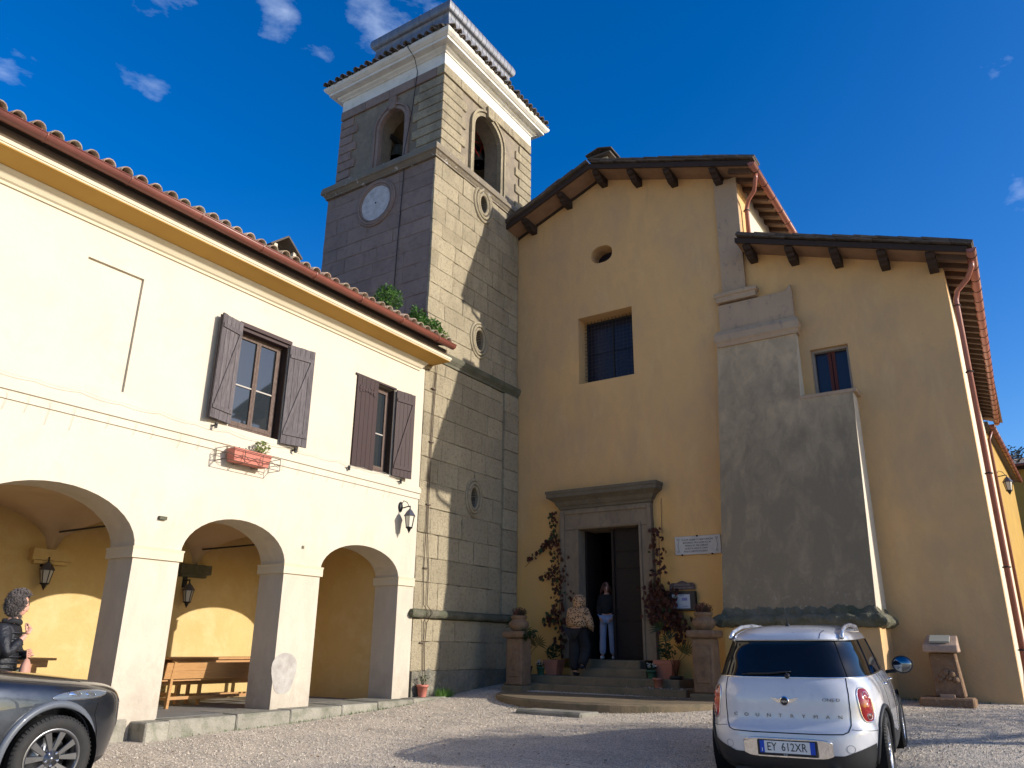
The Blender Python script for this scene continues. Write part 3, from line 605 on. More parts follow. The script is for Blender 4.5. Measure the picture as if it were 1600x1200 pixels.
for y, z, ry, rz_, m_ in OCULI:
    b = B()
    for q, (o_, xx) in enumerate(((.0, .02), (.35, .035), (.7, .02))):
        pts = [(TX1 + xx - .02, y + (ry + m_ * o_ + .03) * cos(a), z + (rz_ + m_ * o_ + .03) * sin(a)) for a in [2 * pi * k / 28 for k in range(28)]]
        b.tube(pts, m_ * .17, 6, closed=True)
    A_, O_ = ell(y, z, ry, rz_, 28), ell(y, z, ry + m_ * .85, rz_ + m_ * .85, 28)
    v = [(TX1 - .6, p[0], p[1]) for p in A_] + [(TX1 - .008, p[0], p[1]) for p in A_] + [(TX1 - .008, p[0], p[1]) for p in O_]
    b.add(v, [(i, (i + 1) % 28, 28 + (i + 1) % 28, 28 + i) for i in range(28)] + [(28 + i, 28 + (i + 1) % 28, 56 + (i + 1) % 28, 56 + i) for i in range(28)])
    b.build('oculus_moulding', STONE, tower)
    B().prism(ell(y, z, ry + .05, rz_ + .05), 'X', TX1 - .74, TX1 - .70).build('oculus_backing', DARK, tower)
# clock disc on the south face
ck = thing('x', None, None); bpy.data.objects.remove(ck)
cc = (-12.76, 12.40)
ring_ = B()
for o_, rr in ((.60, .045), (.53, .03), (.66, .03)):
    ring_.tube([(cc[0] + o_ * cos(a), TY0 - .015, cc[1] + o_ * sin(a)) for a in [2 * pi * k / 40 for k in range(40)]], rr, 6, closed=True)
ring_.prism([(cc[0] + .66 * cos(a), cc[1] + .66 * sin(a)) for a in [2 * pi * k / 40 for k in range(40)]], 'Y', TY0 + .005, TY0 + .1)
rg = ring_.build('clock_surround', STONE_SHADED, tower)
B().prism([(cc[0] + .50 * cos(a), cc[1] + .50 * sin(a)) for a in [2 * pi * k / 40 for k in range(40)]], 'Y', TY0 - .012, TY0 + .02).build('clock_disc', mat('clock_white', (.55, .52, .50), (.36, .34, .33), 6, .85, .3, 20, c3=(.22, .19, .17), s3=9, t3=(.58, .75), a3=.6), rg)
B().prism([(cc[0] + .025 * cos(a), cc[1] + .025 * sin(a)) for a in [2 * pi * k / 12 for k in range(12)]], 'Y', TY0 - .02, TY0 - .011).build('spindle_hole', IRON, rg)
# belfry
BY0, BX1, BX0 = 12.83, XT - .03, -14.50
bel = B().box(BX0, BX1, BY0, 17.05, 13.3, 16.06).build('belfry_wall', mat('belfry_plaster', (.27, .22, .155), (.19, .155, .115), 2.6, .95, .9, 20, c3=(.15, .125, .10), s3=6, t3=(.48, .75), a3=.75, bdist=.03), tower)
AY = (14.18, 15.50); AX = (-13.02, -12.05)
cut(bel, [B().box(BX0 + .45, BX1 - .55, BY0 + .5, 16.6, 13.35, 15.98), B().prism(arch_poly(AY[0], AY[1], 13.45, 15.0, 15.62), 'X', BX1 - 1, BX1 + .4), B().prism(arch_poly(AX[0], AX[1], 13.5, 14.86, 15.36), 'Y', BY0 - .4, BY0 + 1)])
B().box(BX0 + .46, BX1 - .56, BY0 + .51, 16.59, 13.352, 13.36).build('belfry_floor', MOSS, tower)
def arch_band(c, a, zb, zs, rise, w, d0, d1, face, mt, name='arch_moulding'):
    n = 18; inner = [(c + a, zb)] + [(c + a * cos(pi * k / n), zs + rise * sin(pi * k / n)) for k in range(n + 1)] + [(c - a, zb)]
    outer = [(c + a + w, zb)] + [(c + (a + w) * cos(pi * k / n), zs + (rise + w) * sin(pi * k / n)) for k in range(n + 1)] + [(c - a - w, zb)]
    b = B(); m = len(inner); pt = (lambda p, d: (d, p[0], p[1])) if face == 'X' else (lambda p, d: (p[0], d, p[1]))
    v = [pt(p, d0) for p in inner] + [pt(p, d0) for p in outer] + [pt(p, d1) for p in inner] + [pt(p, d1) for p in outer]; f = []
    for i in range(m - 1): f += [(2 * m + i, 2 * m + i + 1, 3 * m + i + 1, 3 * m + i), (i, i + 1, 2 * m + i + 1, 2 * m + i), (m + i, 3 * m + i, 3 * m + i + 1, m + i + 1)]
    f += [(0, m, 3 * m, 2 * m)[::1], (m - 1, 3 * m - 1, 4 * m - 1, 2 * m - 1)]
    b.add(v, f); return b.build(name, mt, tower, fix=True)
cy_ = sum(AY) / 2; ay_ = (AY[1] - AY[0]) / 2
arch_band(cy_, ay_ - .02, 13.44, 15.0, .60, .10, BX1 - .1, BX1 + .045, 'X', STONE); arch_band(cy_, ay_ + .10, 13.44, 15.0, .72, .07, BX1 - .1, BX1 + .085, 'X', STONE)
cx_ = sum(AX) / 2; ax_ = (AX[1] - AX[0]) / 2
arch_band(cx_, ax_ - .02, 13.44, 14.86, .48, .09, BY0 + .1, BY0 - .04, 'Y', STONE_SHADED); arch_band(cx_, ax_ + .09, 13.44, 14.86, .59, .07, BY0 + .1, BY0 - .07, 'Y', STONE_SHADED)
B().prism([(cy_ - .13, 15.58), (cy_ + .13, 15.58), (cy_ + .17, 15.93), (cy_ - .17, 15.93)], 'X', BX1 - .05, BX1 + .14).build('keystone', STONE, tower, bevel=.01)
B().prism([(cx_ - .11, 15.32), (cx_ + .11, 15.32), (cx_ + .14, 15.72), (cx_ - .14, 15.72)], 'Y', BY0 + .05, BY0 - .10).build('keystone', STONE_SHADED, tower, bevel=.01)
# quoins
def lshape(x1, y0, lx, ly, z0, z1, p=.05):
    # wraps the near corner (x1, y0)
    poly = [(x1 + p, y0 - p), (x1 + p, y0 + ly), (x1 - .2, y0 + ly), (x1 - .2, y0 + .2), (x1 - lx, y0 + .2), (x1 - lx, y0 - p)]
    return B().prism(poly, 'Z', z0, z1)
for k in range(8):
    z0 = 13.46 + k * .285; L = .98 if k % 2 == 0 else .80
    lshape(BX1, BY0, L, L, z0, z0 + .262, .045).build('quoin', STONE, tower, bevel=.012)
    L = .42 if k % 2 else .62
    B().box(BX1 - .25, BX1 + .05, 17.07 - L - .2, 17.09, z0, z0 + .262).build('quoin', STONE, tower, bevel=.012)
    L = .62 if k % 2 == 0 else .45
    B().box(BX0 - .045, BX0 + L, BY0 - .045, BY0 + .25, z0, z0 + .262).build('quoin', STONE_SHADED, tower, bevel=.012)
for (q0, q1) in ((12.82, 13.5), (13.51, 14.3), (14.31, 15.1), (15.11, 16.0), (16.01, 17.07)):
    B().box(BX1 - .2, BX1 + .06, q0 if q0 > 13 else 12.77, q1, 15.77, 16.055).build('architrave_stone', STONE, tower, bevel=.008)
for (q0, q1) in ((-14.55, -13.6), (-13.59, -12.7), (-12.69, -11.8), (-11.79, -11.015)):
    B().box(q0, q1, BY0 - .06, BY0 + .2, 15.77, 16.055).build('architrave_stone', STONE_SHADED, tower, bevel=.008)
RB = (BX0, BX1, BY0, 17.05)
B().ring(RB, [(-.05, 16.06), (.035, 16.06), (.035, 16.43), (-.05, 16.431)]).build('frieze', WHITE, tower)
B().ring(RB, [(-.05, 16.432), (.06, 16.432), (.08, 16.46), (.15, 16.49), (.17, 16.52), (.17, 16.545), (.33, 16.56), (.33, 16.63), (.36, 16.64), (.43, 16.70), (.46, 16.76), (.46, 16.79), (-.05, 16.80)]).build('cornice', WHITE, tower)
B().ring(RB, [(.44, 16.802), (-.75, 17.42), (-.8, 17.42)]).build('tile_bed', TILED, tower)
TC = half_tile(.42, .085, .07, .014); TC.materials.clear(); TC.materials.append(TILED); TP = half_tile(.42, .075, .09, .013, False); TP.materials.clear(); TP.materials.append(TILED)
zt = lambda x: 16.80 - (x - (BX1 + .44)) * .45
place_tiles(tower, 12.4, 17.5, .235, BX1 + .52, zt, .45, 2, (TC, TP), 1.2)
# south side: rotate the same strip by -90 deg about z
Mr = Matrix.Translation((0, BY0 - .44 - .08, 0)) @ Matrix.Rotation(-pi / 2, 4, 'Z')   # local x -> -Y world, local y -> +X world
place_tiles(tower, BX0 - .44, BX1 + .44, .235, 0, lambda x: 16.80 - (x + .08) * .45, .45, 2, (TC, TP), 1.2, base=Mr)
# lead drum
RD = (-14.0, -11.22, 13.40, 16.50)
drum = [(.16, 17.0), (.16, 17.75), (.10, 17.80), (.07, 18.1), (.02, 18.30), (.0, 18.45), (.03, 18.50)] + [(.04 + .10 * cos(a), 18.70 + .19 * sin(a)) for a in [-pi / 2 + pi * k / 8 for k in range(9)]] + [(-.1, 18.92), (-1.4, 19.3)]
dr = B().ring(RD, drum, 0, True).build('lead_drum', LEAD, tower); dr.data.set_sharp_from_angle(angle=rad(50)); bpy.context.view_layer.update()
for k in range(16):
    y = RD[2] + (k + .5) * (RD[3] - RD[2]) / 16; B().tube([(RD[1] + o_ + .006, y, z) for o_, z in drum[4:16]], .006, 5).build('lead_seam', LEAD, dr)
for k in range(7):
    x = RD[0] + (k + .5) * (RD[1] - RD[0]) / 7; B().tube([(x, RD[2] - o_ - .006, z) for o_, z in drum[4:16]], .006, 5).build('lead_seam', LEAD, dr)
B().tube([(-11.35, 13.5, 18.7), (-11.35, 13.5, 19.6)], .012, 5).tube([(-11.25, 13.42, 18.8), (-11.45, 13.6, 18.95), (-11.6, 13.6, 18.8)], .01, 5).build('lightning_rod', IRON, tower)
B().tube([(-11.75, BY0 - .10, 17.0), (-11.72, BY0 - .5, 16.72), (-11.66, BY0 - .25, 16.5), (-11.7, BY0 - .06, 16.2), (-11.78, BY0 - .08, 15.0), (-11.8, TY0 - .1, 13.5), (-11.82, TY0 - .03, 13.0), (-11.88, TY0 - .03, 10.8), (-11.9, TY0 - .03, 9.0)], .011, 5).build('lightning_cable', IRON, tower)
# bells
def bell(name, label, x, y, z, r, tilt=0, frame=None):
    t = thing(name, label, 'bell', (x, y, z))
    prof = [(r, 0), (r * .93, .04 * r), (r * .78, .3 * r), (r * .64, .75 * r), (r * .58, 1.15 * r), (r * .5, 1.4 * r), (r * .25, 1.55 * r), (.01, 1.6 * r)]
    prof2 = [(.01, 1.45 * r), (r * .5, 1.2 * r), (r * .7, .3 * r), (r * .97, 0)]
    B().lathe(prof + [], (0, 0, 0), 24).lathe(prof2[::-1], (0, 0, 0), 24).build('bell_body', mat('bronze', (.16, .16, .13), (.10, .11, .09), 8, .45, .1, 30, metal=.7), t, local=True)
    B().tube([(0, 0, r), (0, 0, -.05 * r)], .02, 6).lathe([(.01, -.15 * r), (.05, -.1 * r), (.06, 0), (.01, .08 * r)], (0, 0, 0), 8).build('clapper', IRON, t, local=True)
    y_ = B().box(-.06, .06, -r * 1.15, r * 1.15, 1.6 * r, 1.6 * r + .14)
    y_.box(-.02, .02, -.03, .03, 1.5 * r, 1.65 * r); y_.build('headstock', IRON, t, local=True)
    return t
b1 = bell('church_bell', 'bronze bell with red wheel hanging in the sunlit right-hand belfry arch', -11.68, 15.62, 14.9, .27)
wr = B()
for a in range(6): wr.bar((.12, .0, .66), (.12, .50 * cos(a * pi / 3 + .3), .66 + .50 * sin(a * pi / 3 + .3)), .02)
wr.tube([(.12, .5 * cos(a), .66 + .5 * sin(a)) for a in [2 * pi * k / 24 for k in range(24)]], .018, 5, closed=True).bar((.12, .1, .7), (.2, .62, .1), .025); wr.build('bell_wheel', mat('red_paint', (.55, .05, .04), None, rough=.5), b1, local=True)
bell('church_bell', 'dark bell in the shaded left-hand belfry arch', -13.0, 13.62, 14.35, .32)

# cables down the tower foot
cab = B()
for dy, ph in ((0, 0), (.055, 1.3)):
    cab.tube([(XT + .03, y + dy, z) for y, z in ((12.98, 7.6), (12.93, 6.4), (12.90, 5.2), (12.91, 3.8), (12.90 + dy * 2, 2.9), (12.95 + dy, 2.25))] + [(XT + .17, 12.95 + dy * 2.5, 2.1)] + [(XT + .03, y + dy, z) for y, z in ((12.97 + dy, 1.9), (12.99, 1.5), (13.02, 1.0), (13.0 + dy * 2, .6))], .009, 5)
for z in (7.0, 5.75, 4.35, 3.0, 1.5): cab.box(XT, XT + .05, 12.88, 13.02, z - .012, z + .012)
tag(cab.build('tower_cables', WIRE), 'pair of thin brown cables clipped down the sunlit foot of the bell tower', 'cable')
# ============================================================ CHURCH
FY = 16.5
church = thing('church', 'ochre plastered church with gabled nave, lower side aisle, stone doorway and sloping grey buttress', 'church', (-5.5, 17.5, .6))
def nz_(x): return (13.62 + (x + 8.15) * .395) if x < -8.15 else (13.62 - (x + 8.15) * .345)   # roof underside, nave
def az_(x): return 10.27 - (x + 4.4) * .342                                                       # roof underside, aisle
nave = B().prism([(-10.9, .1), (-4.45, .1), (-4.45, nz_(-4.45) - .0), (-8.15, nz_(-8.15)), (-10.9, nz_(-10.9))], 'Y', FY, FY + .7).build('nave_front_wall', OCHRE, church)
OV = [(-8.165 + .31 * cos(a) * (1 + .06 * abs(sin(2 * a))), 11.34 + .245 * sin(a) * (1 + .06 * abs(sin(2 * a)))) for a in [2 * pi * k / 28 for k in range(28)]]
cut(nave, [B().box(-9.43, -7.04, FY - .5, FY + 1, 1.0, 4.63), B().box(-8.90, -7.365, FY - .5, FY + 1, 7.82, 9.64), B().prism(OV, 'Y', FY - .5, FY + 1)])
aisle = B().prism([(-4.452, .1), (-.5, .1), (-.5, az_(-.5)), (-4.452, az_(-4.452))], 'Y', FY + .002, FY + .6).build('aisle_front_wall', OCHRE, church)
cut(aisle, [B().box(-3.24, -2.47, FY - .5, FY + 1, 6.50, 7.60)])
B().prism([(-4.95, FY + .69), (-4.45, FY + .69), (-4.45, 31), (-4.95, 31)], 'Z', .5, 12.38).build('nave_side_wall', CREAM, church)
B().prism([(-1.1, FY + .59), (-.5, FY + .59), (-.56, 30), (-1.1, 30)], 'Z', .3, 8.88).build('aisle_side_wall', CREAM, church)
B().box(-10.7, -4.5, 30, 30.5, .5, 12.5).build('rear_wall', OCHRE, church)
B().box(-4.44, -.7, 29.4, 29.98, .5, 8.8).build('rear_wall', OCHRE, church)
# nave interior, its darkness put into the colour
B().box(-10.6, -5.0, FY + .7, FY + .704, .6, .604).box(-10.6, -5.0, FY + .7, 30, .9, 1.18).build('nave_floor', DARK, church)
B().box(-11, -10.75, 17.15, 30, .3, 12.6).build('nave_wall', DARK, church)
B().box(-7.3, -7.25, FY + .72, FY + 4, 1.18, 5).box(-9.8, -9.75, FY + .72, FY + 4, 1.18, 5).box(-9.8, -7.25, FY + 4, FY + 4.05, 1.18, 5).box(-9.8, -7.25, FY + .72, FY + 4, 5, 5.05).build('dark_door_box', DARK, church)  # near-black box behind the door gives the doorway its darkness
# pilaster, buttress stages
B().box(-5.0, -4.452, FY - .10, FY + .1, 9.25, nz_(-4.5) - .02).build('pilaster', PALEP, church)
B().prism([(-5.12, 8.30), (-3.45, 8.35), (-3.45, 9.0), (-3.52, 9.35), (-3.52, 9.15), (-5.12, 9.15)][:3] + [(-3.47, 9.20), (-3.62, 9.05), (-5.12, 9.05)], 'Y', FY - .12, FY + .1).build('buttress_stage', PALEP, church)
B().ring((-5.12, -4.25, FY - .16, FY + .05), [(.0, 9.10), (.02, 9.10), (.03, 9.22), (.06, 9.24), (.06, 9.32), (-.1, 9.40)]).build('buttress_cap', PALEP, church)
B().ring((-5.16, -3.42, FY - .20, FY + .05), [(.0, 7.98), (.02, 7.98), (.04, 8.06), (.07, 8.10), (.07, 8.25), (.02, 8.36), (-.1, 8.40)]).build('buttress_cap', PALEP, church)
# sloping buttress body: front plane leans out from FY-.2 at z 8 to FY-1.1 at z 2.1
def fy(z): return FY - .18 - (8.0 - z) * .158
def wedge(x0, x1, z0, z1, back=FY + .05, top_in=0):
    v = [(x0, fy(z0), z0), (x1, fy(z0), z0), (x1, back, z0), (x0, back, z0), (x0, fy(z1) + top_in, z1), (x1, fy(z1) + top_in, z1), (x1, back, z1), (x0, back, z1)]
    return B().add(v, [(0, 3, 2, 1), (4, 5, 6, 7), (0, 1, 5, 4), (1, 2, 6, 5), (2, 3, 7, 6), (3, 0, 4, 7)])
GREYS = [GREYP, CREAM]
def two_face(b_, name):
    b_.m = [0 if i != 3 else 1 for i in range(len(b_.f))]; return b_.build(name, GREYS, church)
two_face(wedge(-5.2, -3.45, 6.45, 7.985), 'buttress_upper')
two_face(wedge(-5.2, -2.43, 2.06, 6.448), 'buttress_body')
B().box(-3.46, -2.36, fy(6.5) - .03, FY + .05, 6.40, 6.47).build('buttress_weathering', PALEP, church)
# base torus (mossy) + lower plinth
b = B(); n = 10
pr = [(fy(2.0) + .10 - .19 * cos(a), 1.98 + .125 * sin(a)) for a in [-pi / 2 + pi * k / n for k in range(n + 1)]]
b.ring((-5.2, -2.42, fy(2.05), FY + .2), [(-.06, 1.85)] + [(.04 + .13 * cos(a), 1.97 + .115 * sin(a)) for a in [-pi / 2 + pi * k / n for k in range(n + 1)]] + [(.03, 2.10), (.0, 2.17), (-.08, 2.30)])
lumpy(b.build('torus_moulding', [MOSS], church), .08, .034, 8)
v = B().box(-5.19, -2.41, fy(2.0) - .03, FY + .05, .3, 1.86); v.m = [0, 0, 0, 0, 0, 0]; v.build('buttress_plinth', OCHRE, church)
# rough roof-moss on torus: pebbly crust
# windows
def nave_window():
    y = FY + .48; x0, x1, z0, z1 = -8.90, -7.365, 7.82, 9.64
    w = B().box(x0, x0 + .05, y, y + .06, z0, z1).box(x1 - .05, x1, y, y + .06, z0, z1).box(x0 + .05, x1 - .05, y, y + .06, z1 - .05, z1).box(x0 + .05, x1 - .05, y, y + .06, z0, z0 + .05).box((x0 + x1) / 2 - .025, (x0 + x1) / 2 + .025, y, y + .06, z0 + .05, z1 - .05).build('window', IRON, church)
    for a, b_ in ((x0 + .05, (x0 + x1) / 2 - .025), ((x0 + x1) / 2 + .025, x1 - .05)):
        for c, d in ((z0 + .05, (z0 + z1) / 2 - .01), ((z0 + z1) / 2 + .01, z1 - .05)):
            B().box(a, b_, y + .02, y + .03, c, d).build('pane', PANEV, w)
    g = B()
    for k in range(1, 15): x = x0 + k * (x1 - x0) / 15; g.box(x - .006, x + .006, FY + .34, FY + .345, z0, z1)
    for k in range(1, 18): z = z0 + k * (z1 - z0) / 18; g.box(x0, x1, FY + .346, FY + .350, z - .006, z + .006)
    tag(g.build('wire_mesh_guard', mat('guard_wire', (.03, .028, .03), None, rough=.7), church), kind='stuff')
    B().box(x0, x1, y + .1, y + .14, z0, z1).build('window_backing', DARK, church)
nave_window()
def aisle_window():
    x0, x1, z0, z1 = -3.24, -2.47, 6.50, 7.60; y = FY + .20
    fr = mat('grey_window_frame', (.30, .25, .20), None, rough=.8)
    w = B().box(x0, x0 + .055, FY + .10, y + .1, z0, z1).box(x1 - .055, x1, FY + .10, y + .1, z0, z1).box(x0 + .055, x1 - .055, FY + .10, y + .1, z1 - .055, z1).box(x0 + .055, x1 - .055, FY + .10, y + .1, z0, z0 + .04).build('window', fr, church)
    c = (x0 + x1) / 2; tk = mat('red_brown_wood', (.10, .025, .018), None, rough=.7)
    B().box(c - .075, c - .008, y, y + .04, z0 + .04, z1 - .055).box(c + .008, c + .075, y, y + .04, z0 + .04, z1 - .055).build('sash', tk, w)
    B().box(x0 + .055, c - .075, y + .02, y + .03, z0 + .04, z1 - .055).build('pane', PANEV, w); B().box(c + .075, x1 - .055, y + .02, y + .03, z0 + .04, z1 - .055).build('pane', PANEV, w)
    B().box(x0, x1, y + .15, y + .2, z0, z1).build('window_backing', DARK, church)
    B().box(x0 - .06, x1 + .10, FY - .10, FY + .1, 6.475, 6.515).build('window_sill', PALEP, church)
aisle_window()
B().prism(OV, 'Y', FY + .45, FY + .48).build('oval_window_pane', PANEV, church)
b = B()
for i in range(-1, 2): b.box(-8.165 + i * .14 - .006, -8.165 + i * .14 + .006, FY + .3, FY + .31, 11.12, 11.57)
# ---- roofs
def verge(name, pts, y0, y1, zoff, th, mt):
    """sloping slab following underside polyline pts [(x,z)] between y0..y1"""
    for (xa, za), (xb, zb) in zip(pts[:-1], pts[1:]):
        B().prism([(xa, za + zoff), (xb, zb + zoff), (xb, zb + zoff + th), (xa, za + zoff + th)], 'Y', y0, y1).build(name, mt, church)
NP = [(-10.98, nz_(-10.98)), (-8.15, nz_(-8.15)), (-3.92, nz_(-3.92))]
AP = [(-4.447, az_(-4.447)), (-.02, az_(-.02))]
verge('roof_boarding', NP, FY - .62, 31.2, .002, .05, PIAN); verge('verge_board', NP, FY - .68, FY - .622, -.02, .14, TIMB); verge('roof_slab', NP, FY - .60, 31.2, .054, .10, TILED)
verge('roof_boarding', AP, FY - .62, 29.9, .002, .05, PIAN); verge('verge_board', AP, FY - .68, FY - .622, -.02, .12, TIMB); verge('roof_slab', AP, FY - .60, 29.9, .054, .08, TILED)
# moulded grey verge course + overlapping verge tiles, each its own piece
GV = mat('verge_tile_grey', (.115, .085, .065), (.075, .058, .045), 6, .9, .7, 25, c3=(.17, .155, .12), s3=14, t3=(.55, .7), a3=.6, bdist=.02, rnd=.25)
def verge_tiles(p, q, n, off):
    for k in range(n):
        a = Vector((p[0], 0, p[1])).lerp(Vector((q[0], 0, q[1])), k / n); b_ = Vector((p[0], 0, p[1])).lerp(Vector((q[0], 0, q[1])), (k + 1.12) / n)
        lo = a if a.z < b_.z else b_; d = (b_ - a).normalized(); up = Vector((-d.z, 0, d.x)); up = up if up.z > 0 else -up
        tilt = .018 * (1 if a.z > b_.z else -1)
        c = (a + b_) / 2 + up * (off + RND.uniform(-.004, .006)); L = (b_ - a).length / 2
        dd = (d + up * -tilt * 2.0 * (1)).normalized() if a.z > b_.z else (d + up * tilt * -2.0).normalized()
        y0 = FY - .74 + RND.uniform(-.02, .02)
        B().obox((c.x, y0 + .22, c.z), dd * L, (0, .22, 0), up * .022).build('verge_tile', GV, church)
for pts, n_, o_ in ((NP[:2], 9, .165), (NP[1:], 13, .165), (AP, 13, .15)):
    verge_tiles(pts[0], pts[1], n_, o_); verge_tiles(pts[0], pts[1], n_ - 2, o_ + .05)
# purlin ends (corbelled)
def purlin(x, zf):
    z = zf(x); b = B(); b.prism([(FY - .60, z - .005), (FY + .05, z - .005), (FY + .05, z - .24), (FY - .30, z - .24), (FY - .34, z - .20), (FY - .42, z - .19), (FY - .45, z - .13), (FY - .55, z - .12), (FY - .60, z - .06)], 'X', x - .085, x + .085)
    b.build('purlin_end', TIMB, church, fix=True, bevel=.006)
for x in (-10.25, -9.1, -8.0, -7.0, -6.02, -4.85): purlin(x, nz_)
for x in (-4.22, -3.32, -2.42, -1.52, -.66): purlin(x, az_)
B().prism([(-10.9, nz_(-10.9) - .05), (-8.15, nz_(-8.15) - .05), (-8.15, nz_(-8.15)), (-10.9, nz_(-10.9))], 'Y', FY - .06, FY - .002).build('roof_trim', TIMB, church)
# rafters beneath the side eaves
for k in range(24):
    y = FY - .45 + k * .46; x0, x1 = -4.5, -3.98
    B().bar((x0, y, nz_(x0) - .055), (x1, y, nz_(x1) - .055), .10, .11, up=(0, 0, 1)).build('rafter', RAFT, church)
for k in range(31):
    y = FY - .42 + k * .43; t_ = max(0, (y - 16.5) / 13.5); x0, x1 = -.55 - .06 * t_, -.06 - .18 * t_
    B().bar((x0, y, az_(x0) - .055), (x1, y, az_(x1) - .055), .10, .11).build('rafter', RAFT, church)
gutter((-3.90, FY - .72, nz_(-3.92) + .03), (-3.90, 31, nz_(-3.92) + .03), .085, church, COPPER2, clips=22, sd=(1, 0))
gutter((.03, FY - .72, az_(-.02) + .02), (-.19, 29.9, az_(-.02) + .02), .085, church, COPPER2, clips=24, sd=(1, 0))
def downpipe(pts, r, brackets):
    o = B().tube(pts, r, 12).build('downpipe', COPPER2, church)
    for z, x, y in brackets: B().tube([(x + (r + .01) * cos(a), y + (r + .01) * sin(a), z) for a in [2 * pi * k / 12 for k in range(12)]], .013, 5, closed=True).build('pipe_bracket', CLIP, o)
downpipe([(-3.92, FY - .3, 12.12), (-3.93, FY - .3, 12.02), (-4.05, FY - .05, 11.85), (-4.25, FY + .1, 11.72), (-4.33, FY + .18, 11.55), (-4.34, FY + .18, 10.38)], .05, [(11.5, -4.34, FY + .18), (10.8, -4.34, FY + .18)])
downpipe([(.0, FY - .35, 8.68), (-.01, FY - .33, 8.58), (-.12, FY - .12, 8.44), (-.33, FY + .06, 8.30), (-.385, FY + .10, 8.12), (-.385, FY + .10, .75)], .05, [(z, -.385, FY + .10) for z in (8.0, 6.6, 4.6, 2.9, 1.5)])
# little chimney on the ridge
c_ = B().box(-8.35, -7.95, 16.6, 17.1, 13.6, 14.38).build('chimney', CREAM, church)
B().box(-8.5, -7.8, 16.45, 17.25, 14.38, 14.43).bar((-8.55, 16.85, 14.50), (-8.15, 16.85, 14.62), .85, .03).bar((-7.75, 16.85, 14.50), (-8.15, 16.85, 14.62), .85, .03).build('chimney_cap', TILED, c_)
# aerials on the aisle roof
for x in (-.78, -.7): 
    pass
# ---- portal
PY = FY
def portal():
    p = B()
    for (xa, xb) in ((-9.42, -8.93), (-7.37, -7.05)):
        B().box(xa, xb, PY - .10, PY + .72, 1.20, 4.12).build('door_jamb', PORTAL, church, bevel=.01)
    for (xa, xb) in ((-9.42, -9.30), (-7.14, -7.05)):
        B().box(xa, xb, PY - .14, PY - .101, 1.20, 4.58).build('jamb_moulding', PORTAL, church)
    B().box(-9.0, -8.935, PY - .125, PY - .101, 1.2, 4.14).build('jamb_moulding', PORTAL, church); B().box(-7.365, -7.31, PY - .125, PY - .101, 1.2, 4.14).build('jamb_moulding', PORTAL, church)
    B().box(-9.42, -7.05, PY - .11, PY + .72, 4.122, 4.62).build('door_lintel', PORTAL, church, bevel=.01)
    B().box(-9.29, -7.15, PY - .145, PY - .111, 4.50, 4.57).build('lintel_moulding', PORTAL, church); B().box(-9.0, -7.31, PY - .13, PY - .111, 4.15, 4.20).build('lintel_moulding', PORTAL, church)
    B().ring((-9.42, -7.05, PY - .10, PY + .1), [(0, 4.622), (.03, 4.63), (.04, 4.68), (.08, 4.72), (.12, 4.80), (.20, 4.86), (.26, 4.90), (.26, 4.97), (.28, 5.0), (.28, 5.06), (-.02, 5.10)]).build('door_cornice', mat('dark_cornice_stone', (.17, .135, .09), (.12, .095, .065), 4, .95, .9, 30, c3=(.2, .18, .14), s3=8, t3=(.55, .7), a3=.6, bdist=.03), church)
    B().box(-8.93, -7.37, PY - .05, PY + .8, 1.0, 1.198).build('threshold', STEP, church)
    lf = B().box(-8.17, -7.375, PY + .16, PY + .20, 1.21, 4.11).build('door_leaf', DOORW, church)
    for z0, z1 in ((1.25, 2.0), (2.03, 3.15), (3.19, 3.55), (3.58, 4.06)):
        B().box(-8.09, -7.45, PY + .145, PY + .158, z0, z1).build('door_panel', DOORW, lf, bevel=.006)
    B().box(-8.18, -8.12, PY + .11, PY + .16, 1.21, 4.10).build('door_stile', DOORW, lf)
    B().tube([(-8.07, PY + .145, 2.15), (-8.07, PY + .09, 2.15), (-8.07, PY + .09, 2.28), (-8.07, PY + .145, 2.28)], .010, 6).build('handle', IRON, lf)
    lf2 = B().box(-8.92, -8.87, PY + .2, PY + .98, 1.21, 4.11).build('door_leaf', DOORW, church)
portal()
# cables / hooks at the cornice
B().tube([(-6.82, FY - .02, 4.7), (-6.83, FY - .03, 4.3), (-6.84, FY - .02, 3.9)], .006, 4).build('thin_cable', WIRE, church)

# ============================================================ STEPS AND TERRACE
terr = thing('church_steps', 'low curved stone landing with three steps up to the church door', 'steps', (-7.6, 15, .45))
el = [(-7.3 + 2.78 * cos(a), 15.65 + 2.95 * sin(a)) for a in [pi + pi * k / 40 for k in range(41)]]
B().prism(el, 'Z', .1, .535).build('landing', STEP, terr, bevel=.02)
ER = mat('worn_edge', (.27, .23, .17), (.18, .16, .12), 3, .95, .9, 30, bdist=.02)
B().prism([(-7.3 + 2.72 * cos(a), 15.65 + 2.89 * sin(a)) for a in [pi + pi * k / 40 for k in range(41)]], 'Z', .1, .549).build('landing_top', STEP, terr, bevel=.01)
B().box(-10.70, -4.45, 14.55, 16.45, .15, .52).build('terrace_slab', STEP, terr, bevel=.02)
B().box(-10.2, -5.95, 15.15, 16.45, .2, .70).build('step', STEP, terr, bevel=.02)
B().box(-10.0, -6.25, 15.55, 16.45, .2, .86).build('step', STEP, terr, bevel=.02)
B().box(-8.97, -7.12, 15.95, 16.45, .2, 1.03).build('step', STEP, terr, bevel=.02)
B().box(-8.85, -7.35, 16.15, 16.45, .3, 1.195).build('step', STEP, terr, bevel=.02)
slab = B().box(-7.9, -6.6, 12.10, 12.58, .15, .43)
for i, v in enumerate(slab.v): slab.v[i] = (v[0] + (.12 if v[1] > 12.3 else 0), v[1], v[2])
